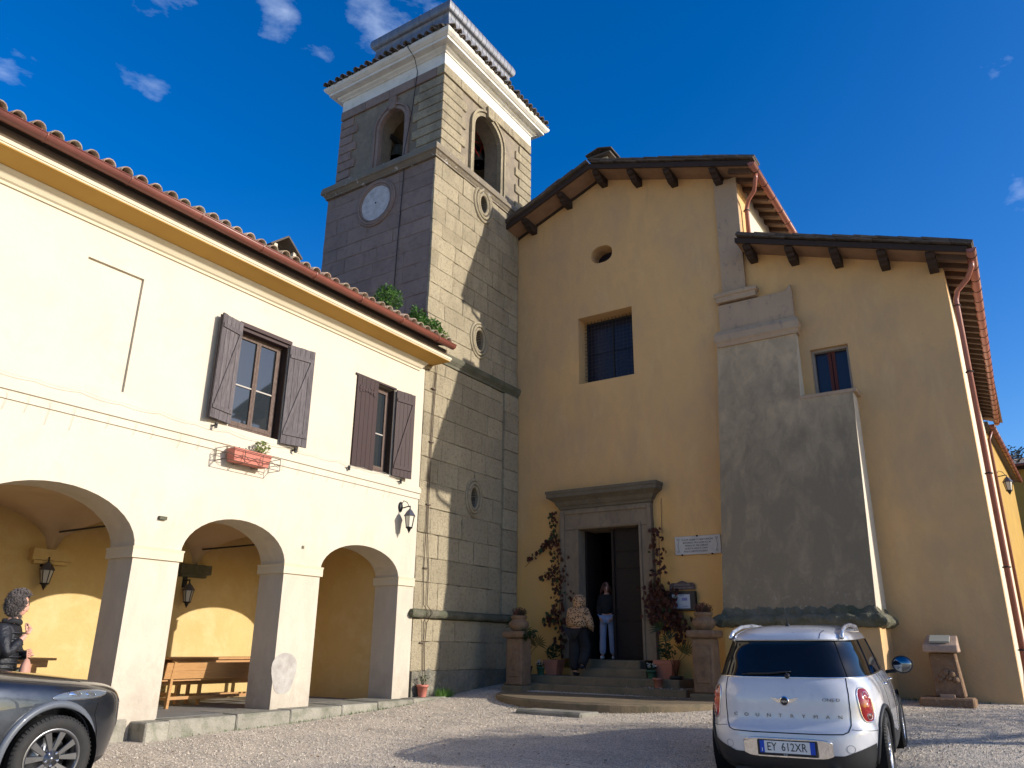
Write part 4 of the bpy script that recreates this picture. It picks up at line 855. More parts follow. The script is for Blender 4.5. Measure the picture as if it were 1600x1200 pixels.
tag(slab.build('loose_stone_slab', KERB, None, bevel=.03), 'long worn stone slab lying on the gravel before the curved landing', 'stone slab')

# ============================================================ SMALL FIXED THINGS
def lantern(label, loc, ang, s=1.0, arm=True, hang=False, group=None, glass=LAMPG):
    """lantern on a scroll bracket; local +X points away from the wall"""
    t = thing('wall_lantern', label, 'lantern', loc, ang, group)
    b = B()
    if arm:
        b.lathe([(.01, 0), (.07 * s, .0), (.075 * s, .012), (.05 * s, .03), (.02, .04)], (0, 0, .05), 14, 'X', sy=1.6)
        b.tube([(.02, 0, .02), (.10 * s, 0, .03), (.20 * s, 0, .05), (.26 * s, 0, .045)], .014 * s, 6)
        b.tube([(.02, 0, .10 * s), (.08 * s, 0, .19 * s), (.17 * s, 0, .15 * s), (.23 * s, 0, .06 * s)], .009 * s, 6); cx, cz = .26 * s, 0
    else: cx, cz = .20 * s, 0; b.tube([(0, 0, .05), (cx, 0, .06)], .014, 6).box(-.0, .015, -.05, .05, -.08, .12)
    b.tube([(cx, 0, cz + .06), (cx, 0, cz)], .012, 6); b.build('bracket', IRON, t, local=True)
    h = []; n = 6
    B().lathe([(.015, 0), (.04 * s, -.03 * s), (.065 * s, -.05 * s), (.135 * s, -.15 * s), (.145 * s, -.165 * s), (.12 * s, -.17 * s)], (cx, 0, cz), n, smooth=False).build('lantern_cap', mat('lantern_cap_grey', (.09, .09, .11), None, rough=.4, metal=.3), t, local=True)
    B().lathe([(.115 * s, -.172 * s), (.07 * s, -.42 * s)], (cx, 0, cz), n, smooth=False).build('lantern_glass', glass, t, local=True)
    f = B()
    for k in range(n):
        a = 2 * pi * k / n; f.bar((cx + .118 * s * cos(a), .118 * s * sin(a), cz - .17 * s), (cx + .073 * s * cos(a), .073 * s * sin(a), cz - .42 * s), .012 * s)
    f.lathe([(.085 * s, -.41 * s), (.085 * s, -.43 * s), (.05 * s, -.45 * s), (.03 * s, -.50 * s), (.015 * s, -.52 * s), (.005, -.55 * s)], (cx, 0, cz), 6)
    f.build('lantern_cage', IRON, t, local=True); return t
lantern('pale-glass wall lantern casting a shadow on the cream wall right of the third arch', (XT + .005, 12.08, 4.12), rad(8), .92, glass=LAMPW)
lantern('dark lantern on the yellow back wall seen through the leftmost arch', (BX + .005, 6.72, 2.70), 0, .85, arm=False)
lantern('dark lantern on the back wall seen through the middle arch, under a dark corbel', (BX + .005, 9.42, 2.54), 0, .85, arm=False)

# flower box in a wire rack under the first window
fb = thing('flower_box_rack', 'wire rack below the larger window holding the red flower box', 'wire rack', (XT + .15, 8.05, 4.3))
r_ = B(); W0, W1, X0, X1, Z0, Z1 = 7.52, 8.62, XT + .02, XT + .30, 4.24, 4.44
for z in (Z0, Z0 + .10, Z1): r_.tube([(X0, W0, z), (X1, W0, z), (X1, W1, z), (X0, W1, z)], .006, 5)
for y in (W0, W0 + .02, W0 + .37, W1 - .37, W1): r_.tube([(X0, y, Z1), (X0, y, Z0), (X1, y, Z0), (X1, y, Z1)], .006, 5)
r_.tube([(X1 + .002, W0 + (W1 - W0) * k / 20, 4.33 + .035 * sin(k * 1.25)) for k in range(21)], .005, 4); r_.build('rack_wire', mat('rusty_wire', (.08, .05, .035), None, rough=.7), fb)
pb = thing('flower_box', 'red plastic flower box with a variegated plant at its right end', 'flower box', (XT + .16, 8.05, 4.27))
bb = B(); y0, y1 = 7.70, 8.46; v = [(XT + .06, y0 + .04, 4.26), (XT + .23, y0 + .04, 4.26), (XT + .23, y1 - .04, 4.26), (XT + .06, y1 - .04, 4.26), (XT + .04, y0, 4.47), (XT + .27, y0, 4.47), (XT + .27, y1, 4.47), (XT + .04, y1, 4.47)]
bb.add(v, [(0, 3, 2, 1), (0, 1, 5, 4), (1, 2, 6, 5), (2, 3, 7, 6), (3, 0, 4, 7), (4, 5, 6, 7)]); bb.build('planter', PLAST, pb)
def leaves(b, c, rx, ry, rz_, n, s, asp=.5, up=0, mi=0, hollow=0):
    for _ in range(n):
        while True:
            p = Vector((RND.uniform(-1, 1), RND.uniform(-1, 1), RND.uniform(-1, 1)))
            if hollow < p.length <= 1: break
        p = Vector((c[0] + p.x * rx, c[1] + p.y * ry, c[2] + p.z * rz_)); d = Vector((RND.gauss(0, 1), RND.gauss(0, 1), RND.gauss(0, .7) + up)).normalized(); e = d.orthogonal().normalized()
        e = (Matrix.Rotation(RND.uniform(0, 6.28), 3, d) @ e); L = s * RND.uniform(.6, 1.3); w = L * asp; k = d.cross(e) * L * .12
        b.add([p - d * L / 2, p + e * w / 2 + k, p + d * L / 2, p - e * w / 2 + k], [(0, 1, 2, 3)], mi)
    return b
leaves(B(), (XT + .18, 8.30, 4.58), .10, .17, .13, 150, .05, .7).build('foliage', LYELL, pb)
leaves(B(), (XT + .16, 8.05, 4.49), .08, .28, .03, 50, .03, .6).build('foliage', LDARK, pb)

# plants growing on the roof edge
def bush(name, label, cat, parts, group=None):
    t = thing(name, label, cat, parts[0][0], 0, group)
    for c, rx, ry, rz_, n, s, m_ in parts: leaves(B(), c, rx, ry, rz_, n, s, .45, .5).build('foliage', m_, t)
    return t
bush('roof_plant', 'rounded green bush growing on the tiled eaves against the tower', 'plant', [((XT + .30, 11.02, 8.46), .24, .36, .27, 620, .08, LGREEN), ((XT + .28, 10.8, 8.34), .2, .25, .12, 140, .08, LGREEN)])
bush('roof_plant', 'straggling green weeds sprouting along the last roof tiles by the tower corner', 'plant', [((XT + .38, 12.15, 8.22), .20, .60, .19, 620, .09, LGREEN), ((XT + .40, 11.8, 8.34), .15, .25, .20, 200, .08, LGREEN), ((XT + .50, 12.5, 8.10), .16, .30, .13, 260, .07, LBRIGHT), ((XT + .34, 12.5, 8.30), .14, .2, .22, 160, .08, LGREEN)])
for k in range(16):   # dry grass tufts on roof
    pass

# table, benches in the arcade
FZ = .42
def bench(label, loc, L, ang=0, back=True, group=None):
    t = thing('wooden_bench', label, 'bench', loc, ang, group)      # long axis local Y; back towards local +X
    B().box(-.20, .0, 0, L, .42, .45).build('seat_board', PINE, t, local=True); B().box(.012, .20, 0, L, .42, .45).build('seat_board', PINE, t, local=True)
    B().box(-.16, -.135, .1, L - .1, .34, .418).build('apron', PINE, t, local=True)
    for y in (.12, L - .16):
        B().box(-.19, -.13, y, y + .045, 0, .418).build('leg', PINE, t, local=True)
        if back:
            B().add([(.17, y, 0), (.23, y, 0), (.23, y + .045, 0), (.17, y + .045, 0), (.20, y, .45), (.26, y, .45), (.26, y + .045, .45), (.20, y + .045, .45)], [(0, 3, 2, 1), (4, 5, 6, 7), (0, 1, 5, 4), (1, 2, 6, 5), (2, 3, 7, 6), (3, 0, 4, 7)]).build('leg', PINE, t, local=True)
            B().bar((.23, y + .022, .45), (.285, y + .022, .72), .045, .045).build('back_post', PINE, t, local=True)
        else: B().box(.13, .19, y, y + .045, 0, .418).build('leg', PINE, t, local=True)
        B().box(-.13, .18, y + .01, y + .035, .12, .17).build('stretcher', PINE, t, local=True)
    B().box(.02, .045, .15, L - .15, .12, .17).build('stretcher', PINE, t, local=True)
    if back:
        for z in (.46, .585): 
            o = B().box(-.012, .012, 0, L, -.062, .062).build('back_board', PINE, t, local=True); o.matrix_basis = Matrix.Translation((.245 + (z - .46) * .2, 0, z + .06)) @ Matrix.Rotation(rad(10), 4, 'Y')
    return t
def table(label, loc, L, W=.75):
    t = thing('wooden_table', label, 'table', loc)
    for k in range(4): B().box(-W / 2 + k * W / 4 + .003, -W / 2 + (k + 1) * W / 4 - .003, 0, L, .74, .775).build('top_board', PINE, t, local=True)
    for x in (-W / 2 + .05, W / 2 - .075): B().box(x, x + .025, .1, L - .1, .64, .738).build('apron', PINE, t, local=True)
    for y in (.25, L - .32):
        for x in (-W / 2 + .05, W / 2 - .12): B().box(x, x + .07, y, y + .07, 0, .638).build('leg', PINE, t, local=True)
        B().box(-W / 2 + .12, W / 2 - .12, y + .02, y + .05, .12, .18).build('stretcher', PINE, t, local=True)
    return t
table('long varnished pine table along the back wall, seen through the middle arch', (-13.2, 8.65, FZ), 2.6)
table('pine table along the back wall behind the leftmost arch', (-13.2, 4.4, FZ), 2.3)
bench('high-backed pine bench in front of the table, nearest to the middle arch', (-12.35, 8.1, FZ), 2.3, 0)
bench('low backless pine bench under the table in the middle arch', (-12.75, 9.0, FZ), 2.0, 0, False)
bench('pine bench in front of the table behind the leftmost arch', (-12.5, 4.2, FZ), 1.9, 0)
# red pot and weeds by the tower foot
rp = thing('flower_pot', 'small red plastic pot with a withered plant on the kerb at the tower foot', 'flower pot', (-10.60, 12.86, .475))
B().lathe([(.075, 0), (.105, .19), (.12, .19), (.12, .23), (.10, .23), (.09, .2), (.01, .19)], (0, 0, 0), 18).build('pot', PLAST, rp, local=True)
b = B()
for k in range(7): a = k * .9; b.tube([(0, 0, .18), (.04 * cos(a), .04 * sin(a), .30), (.09 * cos(a), .09 * sin(a), .36 + .05 * (k % 3))], .004, 4)
leaves(b, (0, 0, .34), .1, .1, .08, 26, .05); b.build('foliage', LDARK, rp, local=True)
def grass_patch(name, label, c, rx, ry, n, h, m_):
    b = B()
    for _ in range(n):
        a, r = RND.uniform(0, 6.28), sqrt(RND.random()); p = Vector((c[0] + rx * r * cos(a), c[1] + ry * r * sin(a), 0)); p.z = c[2] if c[2] is not None else gz(p.x, p.y) - .01; L = h * RND.uniform(.4, 1.2); t = Vector((RND.gauss(0, .35), RND.gauss(0, .35), 1)).normalized() * L; w = Vector((RND.uniform(-1, 1), RND.uniform(-1, 1), 0)).normalized() * .006
        b.add([p - w, p + w, p + t * .6 + w * .6, p + t], [(0, 1, 2, 3)])
    tag(b.build(name, m_), label, 'grass', kind='stuff')
grass_patch('grass_tuft', 'bright green grass tuft at the end of the kerb beside the tower', (-10.55, 13.50, .42), .12, .22, 420, .22, LBRIGHT)
grass_patch('grass_tuft', 'low weeds along the dark foot of the bell tower', (-10.62, 14.5, .44), .08, .9, 260, .10, LGREEN)

grass_patch('grass_tuft', 'thin weeds and moss along the gravel at the foot of the aisle wall', (-2.6, 16.42, None), 1.7, .05, 420, .07, LGREEN)
grass_patch('grass_tuft', 'weeds in the gravel along the front of the stone kerb', (-10.39, 10.2, None), .03, 3.1, 300, .06, LGREEN)
grass_patch('grass_tuft', 'sparse dark moss and weeds round the curved landing', (-7.4, 12.66, None), 1.0, .10, 220, .05, LDARK)
# ---- pedestals, urns, heather
def pedestal(label, x, y, z, h=1.2):
    t = thing('stone_pedestal', label, 'pedestal', (x, y, z))
    B().box(-.27, .27, -.27, .27, 0, .14).build('plinth', STEP, t, local=True, bevel=.02)
    B().box(-.205, .205, -.205, .205, .141, h - .14).build('shaft', MONU, t, local=True, bevel=.03)
    B().box(-.14, .14, -.225, -.20, .32, h - .28).build('carved_panel', MONU, t, local=True, bevel=.012)
    for k, (zz, rr) in enumerate(((.75, .055), (.62, .08), (.50, .06))): B().tube([(rr * cos(a) * (1 - .3 * k), -.228, zz + rr * sin(a)) for a in [2 * pi * q / 14 for q in range(14)]], .012, 5, closed=True).build('carved_scroll', MONU, t, local=True)
    B().ring((-.235, .235, -.235, .235), [(0, h - .139), (.03, h - .12), (.045, h - .06), (.03, h), (-.02, h)]).build('cap', MONU, t, local=True, bevel=.015)
    return t
def urn(label, plabel, x, y, z):
    t = thing('stone_urn', label, 'urn', (x, y, z))
    B().lathe([(.13, 0), (.15, .02), (.20, .07), (.225, .13), (.215, .19), (.16, .235), (.145, .25), (.165, .27), (.185, .30), (.18, .33), (.15, .335), (.13, .30), (.01, .29)], (0, 0, 0), 22).build('bowl', MONU, t, local=True)
    b = B()
    for k in range(150):
        a, r = RND.uniform(0, 6.28), RND.random() * .14; p = Vector((r * cos(a), r * sin(a), .30)); L = RND.uniform(.1, .22); d = Vector((cos(a) * r * 4, sin(a) * r * 4, 1)).normalized() * L; w = Vector((-sin(a), cos(a), 0)) * .008
        b.add([p - w, p + w, p + d + w * .5, p + d - w * .5], [(0, 1, 2, 3)])
    h = thing('heather_plant', plabel, 'plant', (x, y, z)); leaves(b, (0, 0, .42), .16, .16, .1, 160, .04, .4, 1); b.build('foliage', LHEATH, h, local=True)
    b = B(); leaves(b, (.05, -.02, .39), .16, .14, .07, 90, .06, .25, 1); b.build('stem', LDARK, h, local=True)
pedestal('carved stone pedestal right of the door, between the creeper and the buttress', -5.48, 15.05, .52, 1.27)
urn('round stone urn on the pedestal right of the church door', 'reddish heather in the urn right of the church door', -5.48, 15.05, 1.79)
pedestal('dark stone pedestal left of the door, against the bell tower', -9.73, 15.05, .52, 1.25)
urn('dark stone urn on the pedestal left of the church door', 'reddish heather in the urn left of the church door', -9.73, 15.05, 1.77)
leaves(B(), (-9.42, 14.95, 1.72), .22, .15, .12, 70, .14, .3).build('trailing_leaves', LDARK, None); tag(bpy.data.objects['trailing_leaves'], 'dark leaves spilling from beside the left-hand urn', 'plant')

# stone lectern-like monument on the right
mo = thing('stone_monument', 'weathered stone marker with a slanted top block, standing alone against the aisle wall', 'stone marker', (-1.52, 16.1, .55))
B().box(-2.0, -1.17, 15.75, 16.42, .40, .72).build('base_slab', MONU, mo, bevel=.03)
sh = B(); sh.add([(-1.76, 15.95, .721), (-1.30, 15.95, .721), (-1.30, 16.35, .721), (-1.76, 16.35, .721), (-1.78, 15.98, 1.44), (-1.37, 15.98, 1.44), (-1.37, 16.35, 1.44), (-1.78, 16.35, 1.44)], [(0, 3, 2, 1), (4, 5, 6, 7), (0, 1, 5, 4), (1, 2, 6, 5), (2, 3, 7, 6), (3, 0, 4, 7)]); sh.build('shaft', MONU, mo, bevel=.02)
B().add([(-1.84, 15.80, 1.45), (-1.30, 15.80, 1.45), (-1.30, 16.38, 1.45), (-1.84, 16.38, 1.45), (-1.84, 15.82, 1.56), (-1.30, 15.82, 1.56), (-1.32, 16.30, 1.74), (-1.80, 16.30, 1.74)], [(0, 3, 2, 1), (4, 5, 6, 7), (0, 1, 5, 4), (1, 2, 6, 5), (2, 3, 7, 6), (3, 0, 4, 7)]).build('top_block', PINKST, mo, bevel=.015)
B().bar((-1.73, 16.02, 1.668), (-1.42, 16.02, 1.668), .30, .035, up=(0, -.35, .93)).build('name_tablet', mat('grey_tablet', (.30, .29, .24), None, rough=.7), mo)
B().box(-1.68, -1.46, 15.86, 15.95, .722, .77).build('foot_tablet', PINKST, mo)
for k in range(6): B().lathe([(.01, -.05), (.05, -.03), (.06, 0), (.045, .04), (.01, .05)], (-1.66 + .05 * k, 15.97, 1.0 + .03 * ((k * 7) % 5)), 7, 'Y').build('carved_relief', MONU, mo)

# marble plaque
pq = thing('marble_plaque', 'pale marble plaque with five engraved lines, right of the church door', 'plaque', (-6.02, FY - .02, 3.4))
B().box(-6.54, -5.50, FY - .045, FY - .005, 3.40, 3.80).build('slab', MARBLE, pq, bevel=.006)
Mt = lambda x, z, y=FY - .046: Matrix.Translation((x, y, z)) @ Matrix.Rotation(pi / 2, 4, 'X')
for k, s_ in enumerate(('D.O.M. ALBERTO BERTONCINI', 'RITORNO TRA LE BRACCIA', 'MARIA SS. DEL CERRO', 'QUESTA SANTA CASA', 'FIGLI E NIPOTI POSERO')):
    text_obj(s_, .052, Mt(-6.02 - .012 * k, 3.715 - .062 * k), LETTER, pq, 'engraved_line', .002, 1.0)
b = B()
for sx in (-1, 1):
    cx = -6.02 + sx * .40
    b.tube([(cx + sx * (.05 - .04 * abs(t_)) + 0, FY - .048, 3.60 + .15 * t_) for t_ in [-1 + 2 * k / 12 for k in range(13)]], .004, 4)
    for sz in (-1, 1): b.tube([(cx + sx * .045 + .03 * cos(a) * (1 - a / 9), FY - .048, 3.60 + sz * .13 + .03 * sin(a) * (1 - a / 9)) for a in [k * .5 for k in range(14)]], .004, 4)
tag(b.build('engraved_scroll', mat('engraved_grey', (.22, .19, .17), None), pq), kind='stuff')
for x, z in ((-6.02, 3.80), (-6.38, 3.40), (-5.70, 3.40)): B().box(x - .02, x + .02, FY - .06, FY - .046, z - .02, z + .012).build('iron_clip', IRON, pq)
# notice board
nb = thing('notice_board', 'dark glazed notice case with pinned papers and a curved name board above', 'notice board', (-6.45, FY - .05, 2.4))
B().box(-6.80, -6.12, FY - .11, FY - .005, 2.22, 2.63).build('case', mat('dark_case', (.02, .017, .02), None, rough=.4), nb, bevel=.01)
pp = B().box(-6.64, -6.24, FY - .118, FY - .111, 2.27, 2.56).build('poster', mat('poster_paper', (.42, .45, .50), None, rough=.6), nb)
for (x, z, w, h, c) in ((-6.56, 2.49, .10, .07, (.12, .16, .17)), (-6.36, 2.46, .12, .06, (.18, .17, .35)), (-6.55, 2.33, .07, .06, (.05, .09, .28)), (-6.44, 2.39, .18, .05, (.5, .5, .46)), (-6.35, 2.31, .14, .03, (.3, .32, .4))):
    B().box(x - w / 2, x + w / 2, FY - .1205, FY - .118, z - h / 2, z + h / 2).build('poster_picture', mat('print_%d' % int(x * -100), c, None, rough=.7), pp)
text_obj('AVVISI', .035, Mt(-6.42, 2.535, FY - .1185), LETTER, pp, 'lettering', .001)
pts = [(-6.72, 2.665)] + [(-6.14, 2.665)] + [(-6.14, 2.75), (-6.16, 2.785), (-6.20, 2.81), (-6.25, 2.81), (-6.30, 2.80), (-6.35, 2.83), (-6.43, 2.855), (-6.51, 2.83), (-6.56, 2.80), (-6.61, 2.81), (-6.66, 2.81), (-6.70, 2.785), (-6.72, 2.75)]
hb = B().prism(pts, 'Y', FY - .045, FY - .02).build('name_board', mat('brown_sign', (.09, .06, .055), None, rough=.6), nb, fix=True)
LT = mat('sign_cream_paint', (.30, .25, .22), None)
text_obj('PARROCCHIA', .058, Mt(-6.43, 2.765, FY - .047), LT, hb, 'lettering', .002); text_obj('MADONNA DEL CERRO', .05, Mt(-6.43, 2.70, FY - .047), LT, hb, 'lettering', .002, .95)

# ---- creepers and potted plants
def vine(label, stem, spread, n, m_, parts, green=.0):
    t = thing('climbing_creeper', label, 'creeper', stem[0])
    b = B(); b.tube(stem, [.012] + [.007] * (len(stem) - 1), 5)
    for pts in parts: b.tube(pts, .005, 4)
    b.build('stem', BARK, t)
    L = [B(), B()]
    def sprig(p, s=.075, mi=0):
        d0 = Vector((RND.gauss(0, 1), -abs(RND.gauss(.4, .4)), RND.gauss(-.2, .6))).normalized()
        for k in range(5):
            a = (k - 2) * .55; q = Matrix.Rotation(a, 3, 'Y') @ d0; e = q.cross(Vector((0, 1, .3))).normalized(); l_ = s * (1 - .12 * abs(k - 2)); w = l_ * .2
            L[mi].add([p, p + q * l_ * .55 + e * w, p + q * l_, p + q * l_ * .55 - e * w], [(0, 1, 2, 3)])
    for (p, q, cnt, sp, sz) in spread:
        cnt = int(cnt * 1.2)
        p, q = Vector(p), Vector(q)
        for _ in range(cnt):
            c = p.lerp(q, RND.random()) + Vector((RND.gauss(0, sp), -abs(RND.gauss(0, .05)) - .02, RND.gauss(0, sp * .6))); sprig(c, sz * RND.uniform(.7, 1.25), 1 if RND.random() < green else 0)
    L[0].build('foliage', m_, t)
    if L[1].v: L[1].build('foliage', LDARK, t)
    return t
yy = FY - .16
vine('thin reddish creeper climbing the left side of the church doorway', [(-9.38, yy, 1.2), (-9.45, yy, 2.0), (-9.40, yy, 2.9), (-9.50, yy, 3.8), (-9.55, yy, 4.6)],
     [((-9.56, yy, 4.6), (-9.50, yy, 3.7), 46, .06, .085), ((-9.5, yy, 3.7), (-9.45, yy, 2.0), 85, .10, .085), ((-9.55, yy, 4.0), (-9.95, yy, 3.62), 34, .05, .09), ((-9.95, yy, 3.62), (-10.3, yy, 3.45), 12, .04, .08), ((-9.5, yy, 2.2), (-9.75, yy, 2.0), 30, .09, .09), ((-9.4, yy, 2.0), (-9.38, yy, 1.35), 30, .12, .09), ((-9.7, yy, 3.1), (-9.9, yy, 3.0), 14, .05, .08), ((-9.25, yy, 3.2), (-9.15, yy, 2.4), 16, .08, .07)], 1, LRED,
     [[(-9.5, yy, 4.05), (-9.8, yy, 3.72), (-10.05, yy, 3.58), (-10.4, yy, 3.3)], [(-9.45, yy, 2.3), (-9.8, yy, 2.1)]], .22)
vine('dense red creeper beside the right door jamb, thick above the terracotta pot', [(-6.80, yy, 1.2), (-6.85, yy, 1.9), (-6.88, yy, 2.7), (-6.86, yy, 3.9)],
     [((-6.86, yy, 3.95), (-6.88, yy, 2.7), 50, .09, .095), ((-6.95, yy, 2.75), (-6.75, yy, 1.9), 170, .16, .10), ((-6.8, yy, 2.3), (-6.4, yy, 1.9), 70, .13, .10), ((-6.6, yy, 2.1), (-6.4, yy, 1.5), 40, .12, .09), ((-7.1, yy, 2.5), (-7.05, yy, 2.0), 40, .10, .08)], 1, LRED, [[(-6.86, yy, 2.2), (-6.5, yy, 2.1), (-6.35, yy, 1.8)], [(-6.86, yy, 2.0), (-6.8, yy, 1.5)]], .08)
def pot(label, loc, r, h, m_, kind, plant_label=None, square=False):
    t = thing('potted_plant', label, 'potted plant', loc)
    if square: B().add([(-r * .75, -r * .75, 0), (r * .75, -r * .75, 0), (r * .75, r * .75, 0), (-r * .75, r * .75, 0), (-r, -r, h * .8), (r, -r, h * .8), (r, r, h * .8), (-r, r, h * .8)], [(0, 3, 2, 1), (4, 5, 6, 7), (0, 1, 5, 4), (1, 2, 6, 5), (2, 3, 7, 6), (3, 0, 4, 7)]).box(-r * 1.08, r * 1.08, -r * 1.08, r * 1.08, h * .8, h).build('pot', m_, t, local=True)
    else: B().lathe([(r * .7, 0), (r * .95, h * .8), (r * 1.08, h * .8), (r * 1.08, h), (r * .95, h), (r * .9, h * .85), (.01, h * .84)], (0, 0, 0), 18).build('pot', m_, t, local=True)
    if kind == 'green': leaves(B(), (0, 0, h + .16), .2, .16, .18, 110, .09, .5, .3).build('foliage', LDARK, t, local=True)
    if kind == 'flowers':
        leaves(B(), (0, 0, h + .05), r * 1.2, r * 1.2, .06, 90, .05, .5, .5).build('foliage', LDARK, t, local=True)
        leaves(B(), (0, -.02, h + .10), r * 1.1, r * 1.1, .06, 46, .035, .9, .5).build('petals', LWHITE, t, local=True)
    if kind == 'palm':
        st = B(); H_ = 1.0
        for k in range(4):
            b = B()
            a = k * 1.7 + .4; top = Vector((.28 * cos(a), .12 * sin(a) - .03, h + .45 + .22 * (k % 3))); st.tube([(0, 0, h * .8), (top.x * .4, top.y * .4, h + .3), top], .006, 4)
            for q in range(9):
                an = -1.1 + 2.2 * q / 8; d = (Matrix.Rotation(an, 3, 'Y') @ Vector((cos(a) * .5, sin(a) * .3 - .2, .55)).normalized()); e = d.cross(Vector((0, 1, 0))).normalized(); L_ = .30; w = .014
                b.add([top, top + d * L_ * .5 + e * w, top + d * L_ - Vector((0, 0, .05)), top + d * L_ * .5 - e * w], [(0, 1, 2, 3)])
            b.build('frond', LDARK, t, local=True)
        st.build('stem', LDARK, t, local=True)
    return t
pot('square terracotta pot with a leafy shrub, left of the church door', (-9.36, 15.95, .862), .17, .32, TERRA, 'green', square=True)
pot('small green pot of white flowers on the step left of the door', (-9.62, 15.80, .862), .09, .16, GREENP, 'flowers')
pot('dark pot with a slender small palm, left of the steps', (-9.86, 15.62, .862), .11, .18, BLKP, 'palm')
pot('large terracotta pot at the foot of the red creeper', (-6.72, 16.1, .862), .20, .36, TERRA, 'green', square=True)
pot('small green pot of white flowers on the step right of the door', (-6.95, 15.82, .862), .10, .16, GREENP, 'flowers')
pot('little terracotta pot on the lower step right of the door', (-6.62, 15.38, .702), .10, .19, TERRA, 'none')
pot('black pot with palm fronds between the red creeper and the pedestal', (-6.38, 15.75, .702), .13, .22, BLKP, 'palm')
grass_patch('grass_tuft', 'fallen petals and weeds along the steps', (-6.6, 15.2, .70), .7, .05, 40, .04, LWHITE)

# ============================================================ BEYOND THE CHURCH (right edge)
an = thing('annex_building', 'narrow sunlit yellow wall of the building just beyond the church downpipe', 'building', (-.6, 32, 1.7))
B().prism([(-.58, 30.1), (-.10, 41), (-6, 41), (-6, 30.1)], 'Z', 1.2, 8.75).build('wall', ANNEX, an)
B().prism([(-.45, 30.1), (.12, 41.2), (-6, 41.2), (-6, 30.1)], 'Z', 8.76, 8.95).build('roof', TILED, an)
gutter((-.36, 30.0, 8.80), (.2, 41.2, 8.80), .09, an, clips=14)
B().tube([(-.40, 30.6, 8.7), (-.52, 30.6, 8.4), (-.52, 30.6, 1.8)], .05, 8).build('downpipe', COPPER, an)
lantern('lantern on the yellow annex wall beyond the downpipe', (-.52, 30.9, 7.15), rad(0), 1.15)
fb2 = thing('far_house', 'low yellow house with tiled eaves at the right edge, below the wooded hill', 'house', (3, 46, 1.7))
B().prism([(-3, 46), (9, 44.5), (9, 52), (-3, 52)], 'Z', 1.2, 10.15).build('wall', ANNEX, fb2)
B().prism([(-3.5, 45.5), (9.5, 43.9), (9.5, 52), (-3.5, 52)], 'Z', 10.16, 10.3).build('eaves', TIMB, fb2)
B().add([(-3.6, 45.2, 10.30), (9.6, 43.6, 10.30), (9.6, 52, 12.0), (-3.6, 52, 12.0)], [(0, 1, 2, 3)]).build('roof', TILE, fb2)
for k in range(20):
    inst(COVER, 'roof_tile', fb2, Matrix.Translation((-1.4 + k * .36, 45.15 - k * .045, 10.36)) @ Matrix.Rotation(-pi / 2 - .12, 4, 'Z') @ Matrix.Rotation(.25, 4, 'Y') @ Matrix.Scale(2.1, 4))
gutter((-3.6, 45.1, 10.25), (9.6, 43.5, 10.25), .1, fb2, clips=10, sd=(0, 1))
lw = thing('garden_wall', 'low pale wall with dry plants on top in front of the far yellow house', 'wall', (2, 42.5, 1.7))
B().prism([(.15, 42.4), (6, 41.6), (6, 42.0), (.15, 42.8)], 'Z', 1.2, 4.9).build('masonry', YELL, lw); leaves(B(), (1.2, 42.2, 5.0), 1.6, .2, .2, 300, .18, .4).build('dry_plants', leaf_mat('dry_leaves', (.22, .13, .06), (.12, .09, .04)), lw)
# hill with bare woods
hb_ = B(); xs = list(range(-60, 141, 10))
v = []
for j in range(7):
    for x in xs: v.append((x, 90 + j * 25, 2 + j * 8.3 + 2.2 * noise.noise((x * .03, j * .5, 3)) - (abs(x - 30) * .05 if x < 30 else 0)))
nx = len(xs); hb_.add(v, [(j * nx + i, j * nx + i + 1, (j + 1) * nx + i + 1, (j + 1) * nx + i) for j in range(6) for i in range(nx - 1)], 0, True)
tag(hb_.build('hill', mat('hill_scrub', (.035, .04, .035), (.02, .025, .02), .2, .95)), kind='structure')
wd_ = B()
for _ in range(9000):
    x = RND.uniform(-20, 45); j = RND.random(); y = 95 + j * 145; z = 2 + (y - 90) / 25 * 8.3 - (abs(x - 30) * .05 if x < 30 else 0)
    leaves(wd_, (x, y, z + RND.uniform(0, 3.5)), 1.0, 1.0, .8, 3, .9, .5)
tag(wd_.build('hillside_wood', leaf_mat('distant_wood', (.035, .045, .05), (.055, .05, .045))), 'dark wood covering the hill beyond the far house', 'wood', kind='stuff')
# trees standing out of frame to the right (their shade lies on the courtyard)
def shade_tree(label, base, crown, n, s, m_, trunk_r=.18, limbs=8):
    t = thing('evergreen_tree', label, 'tree', base)
    b = B(); c0 = Vector(crown[0][0]); b.tube([base, (base[0] + .1, base[1], (base[2] + c0.z) / 2), c0], [trunk_r, trunk_r * .8, trunk_r * .4], 8)
    for cen, rx, ry, rz_ in crown: b.tube([(base[0], base[1], c0.z - 1.2), Vector(base).lerp(Vector(cen), .7) + Vector((0, 0, .5)), cen], [trunk_r * .4, trunk_r * .25, .03], 5)
    b.build('trunk', BARK, t); L = B()
    tot = sum(rx * ry * rz_ for _, rx, ry, rz_ in crown)
    for cen, rx, ry, rz_ in crown: leaves(L, cen, rx, ry, rz_, int(n * rx * ry * rz_ / tot), s, .55)
    L.build('crown', m_, t); return t
shade_tree('dense evergreen tree standing right of the courtyard, outside the photograph', (8.2, 15.4, .6), [((8, 14.4, 4.9), .9, 1.5, 1.0), ((8, 13.1, 5.3), .8, 1.1, .68), ((8, 15.9, 4.3), .8, 1.4, .62), ((8, 17.2, 3.75), .7, 1.1, .42), ((8, 12.5, 5.25), .7, .6, .45)], 6000, .10, LDARK)
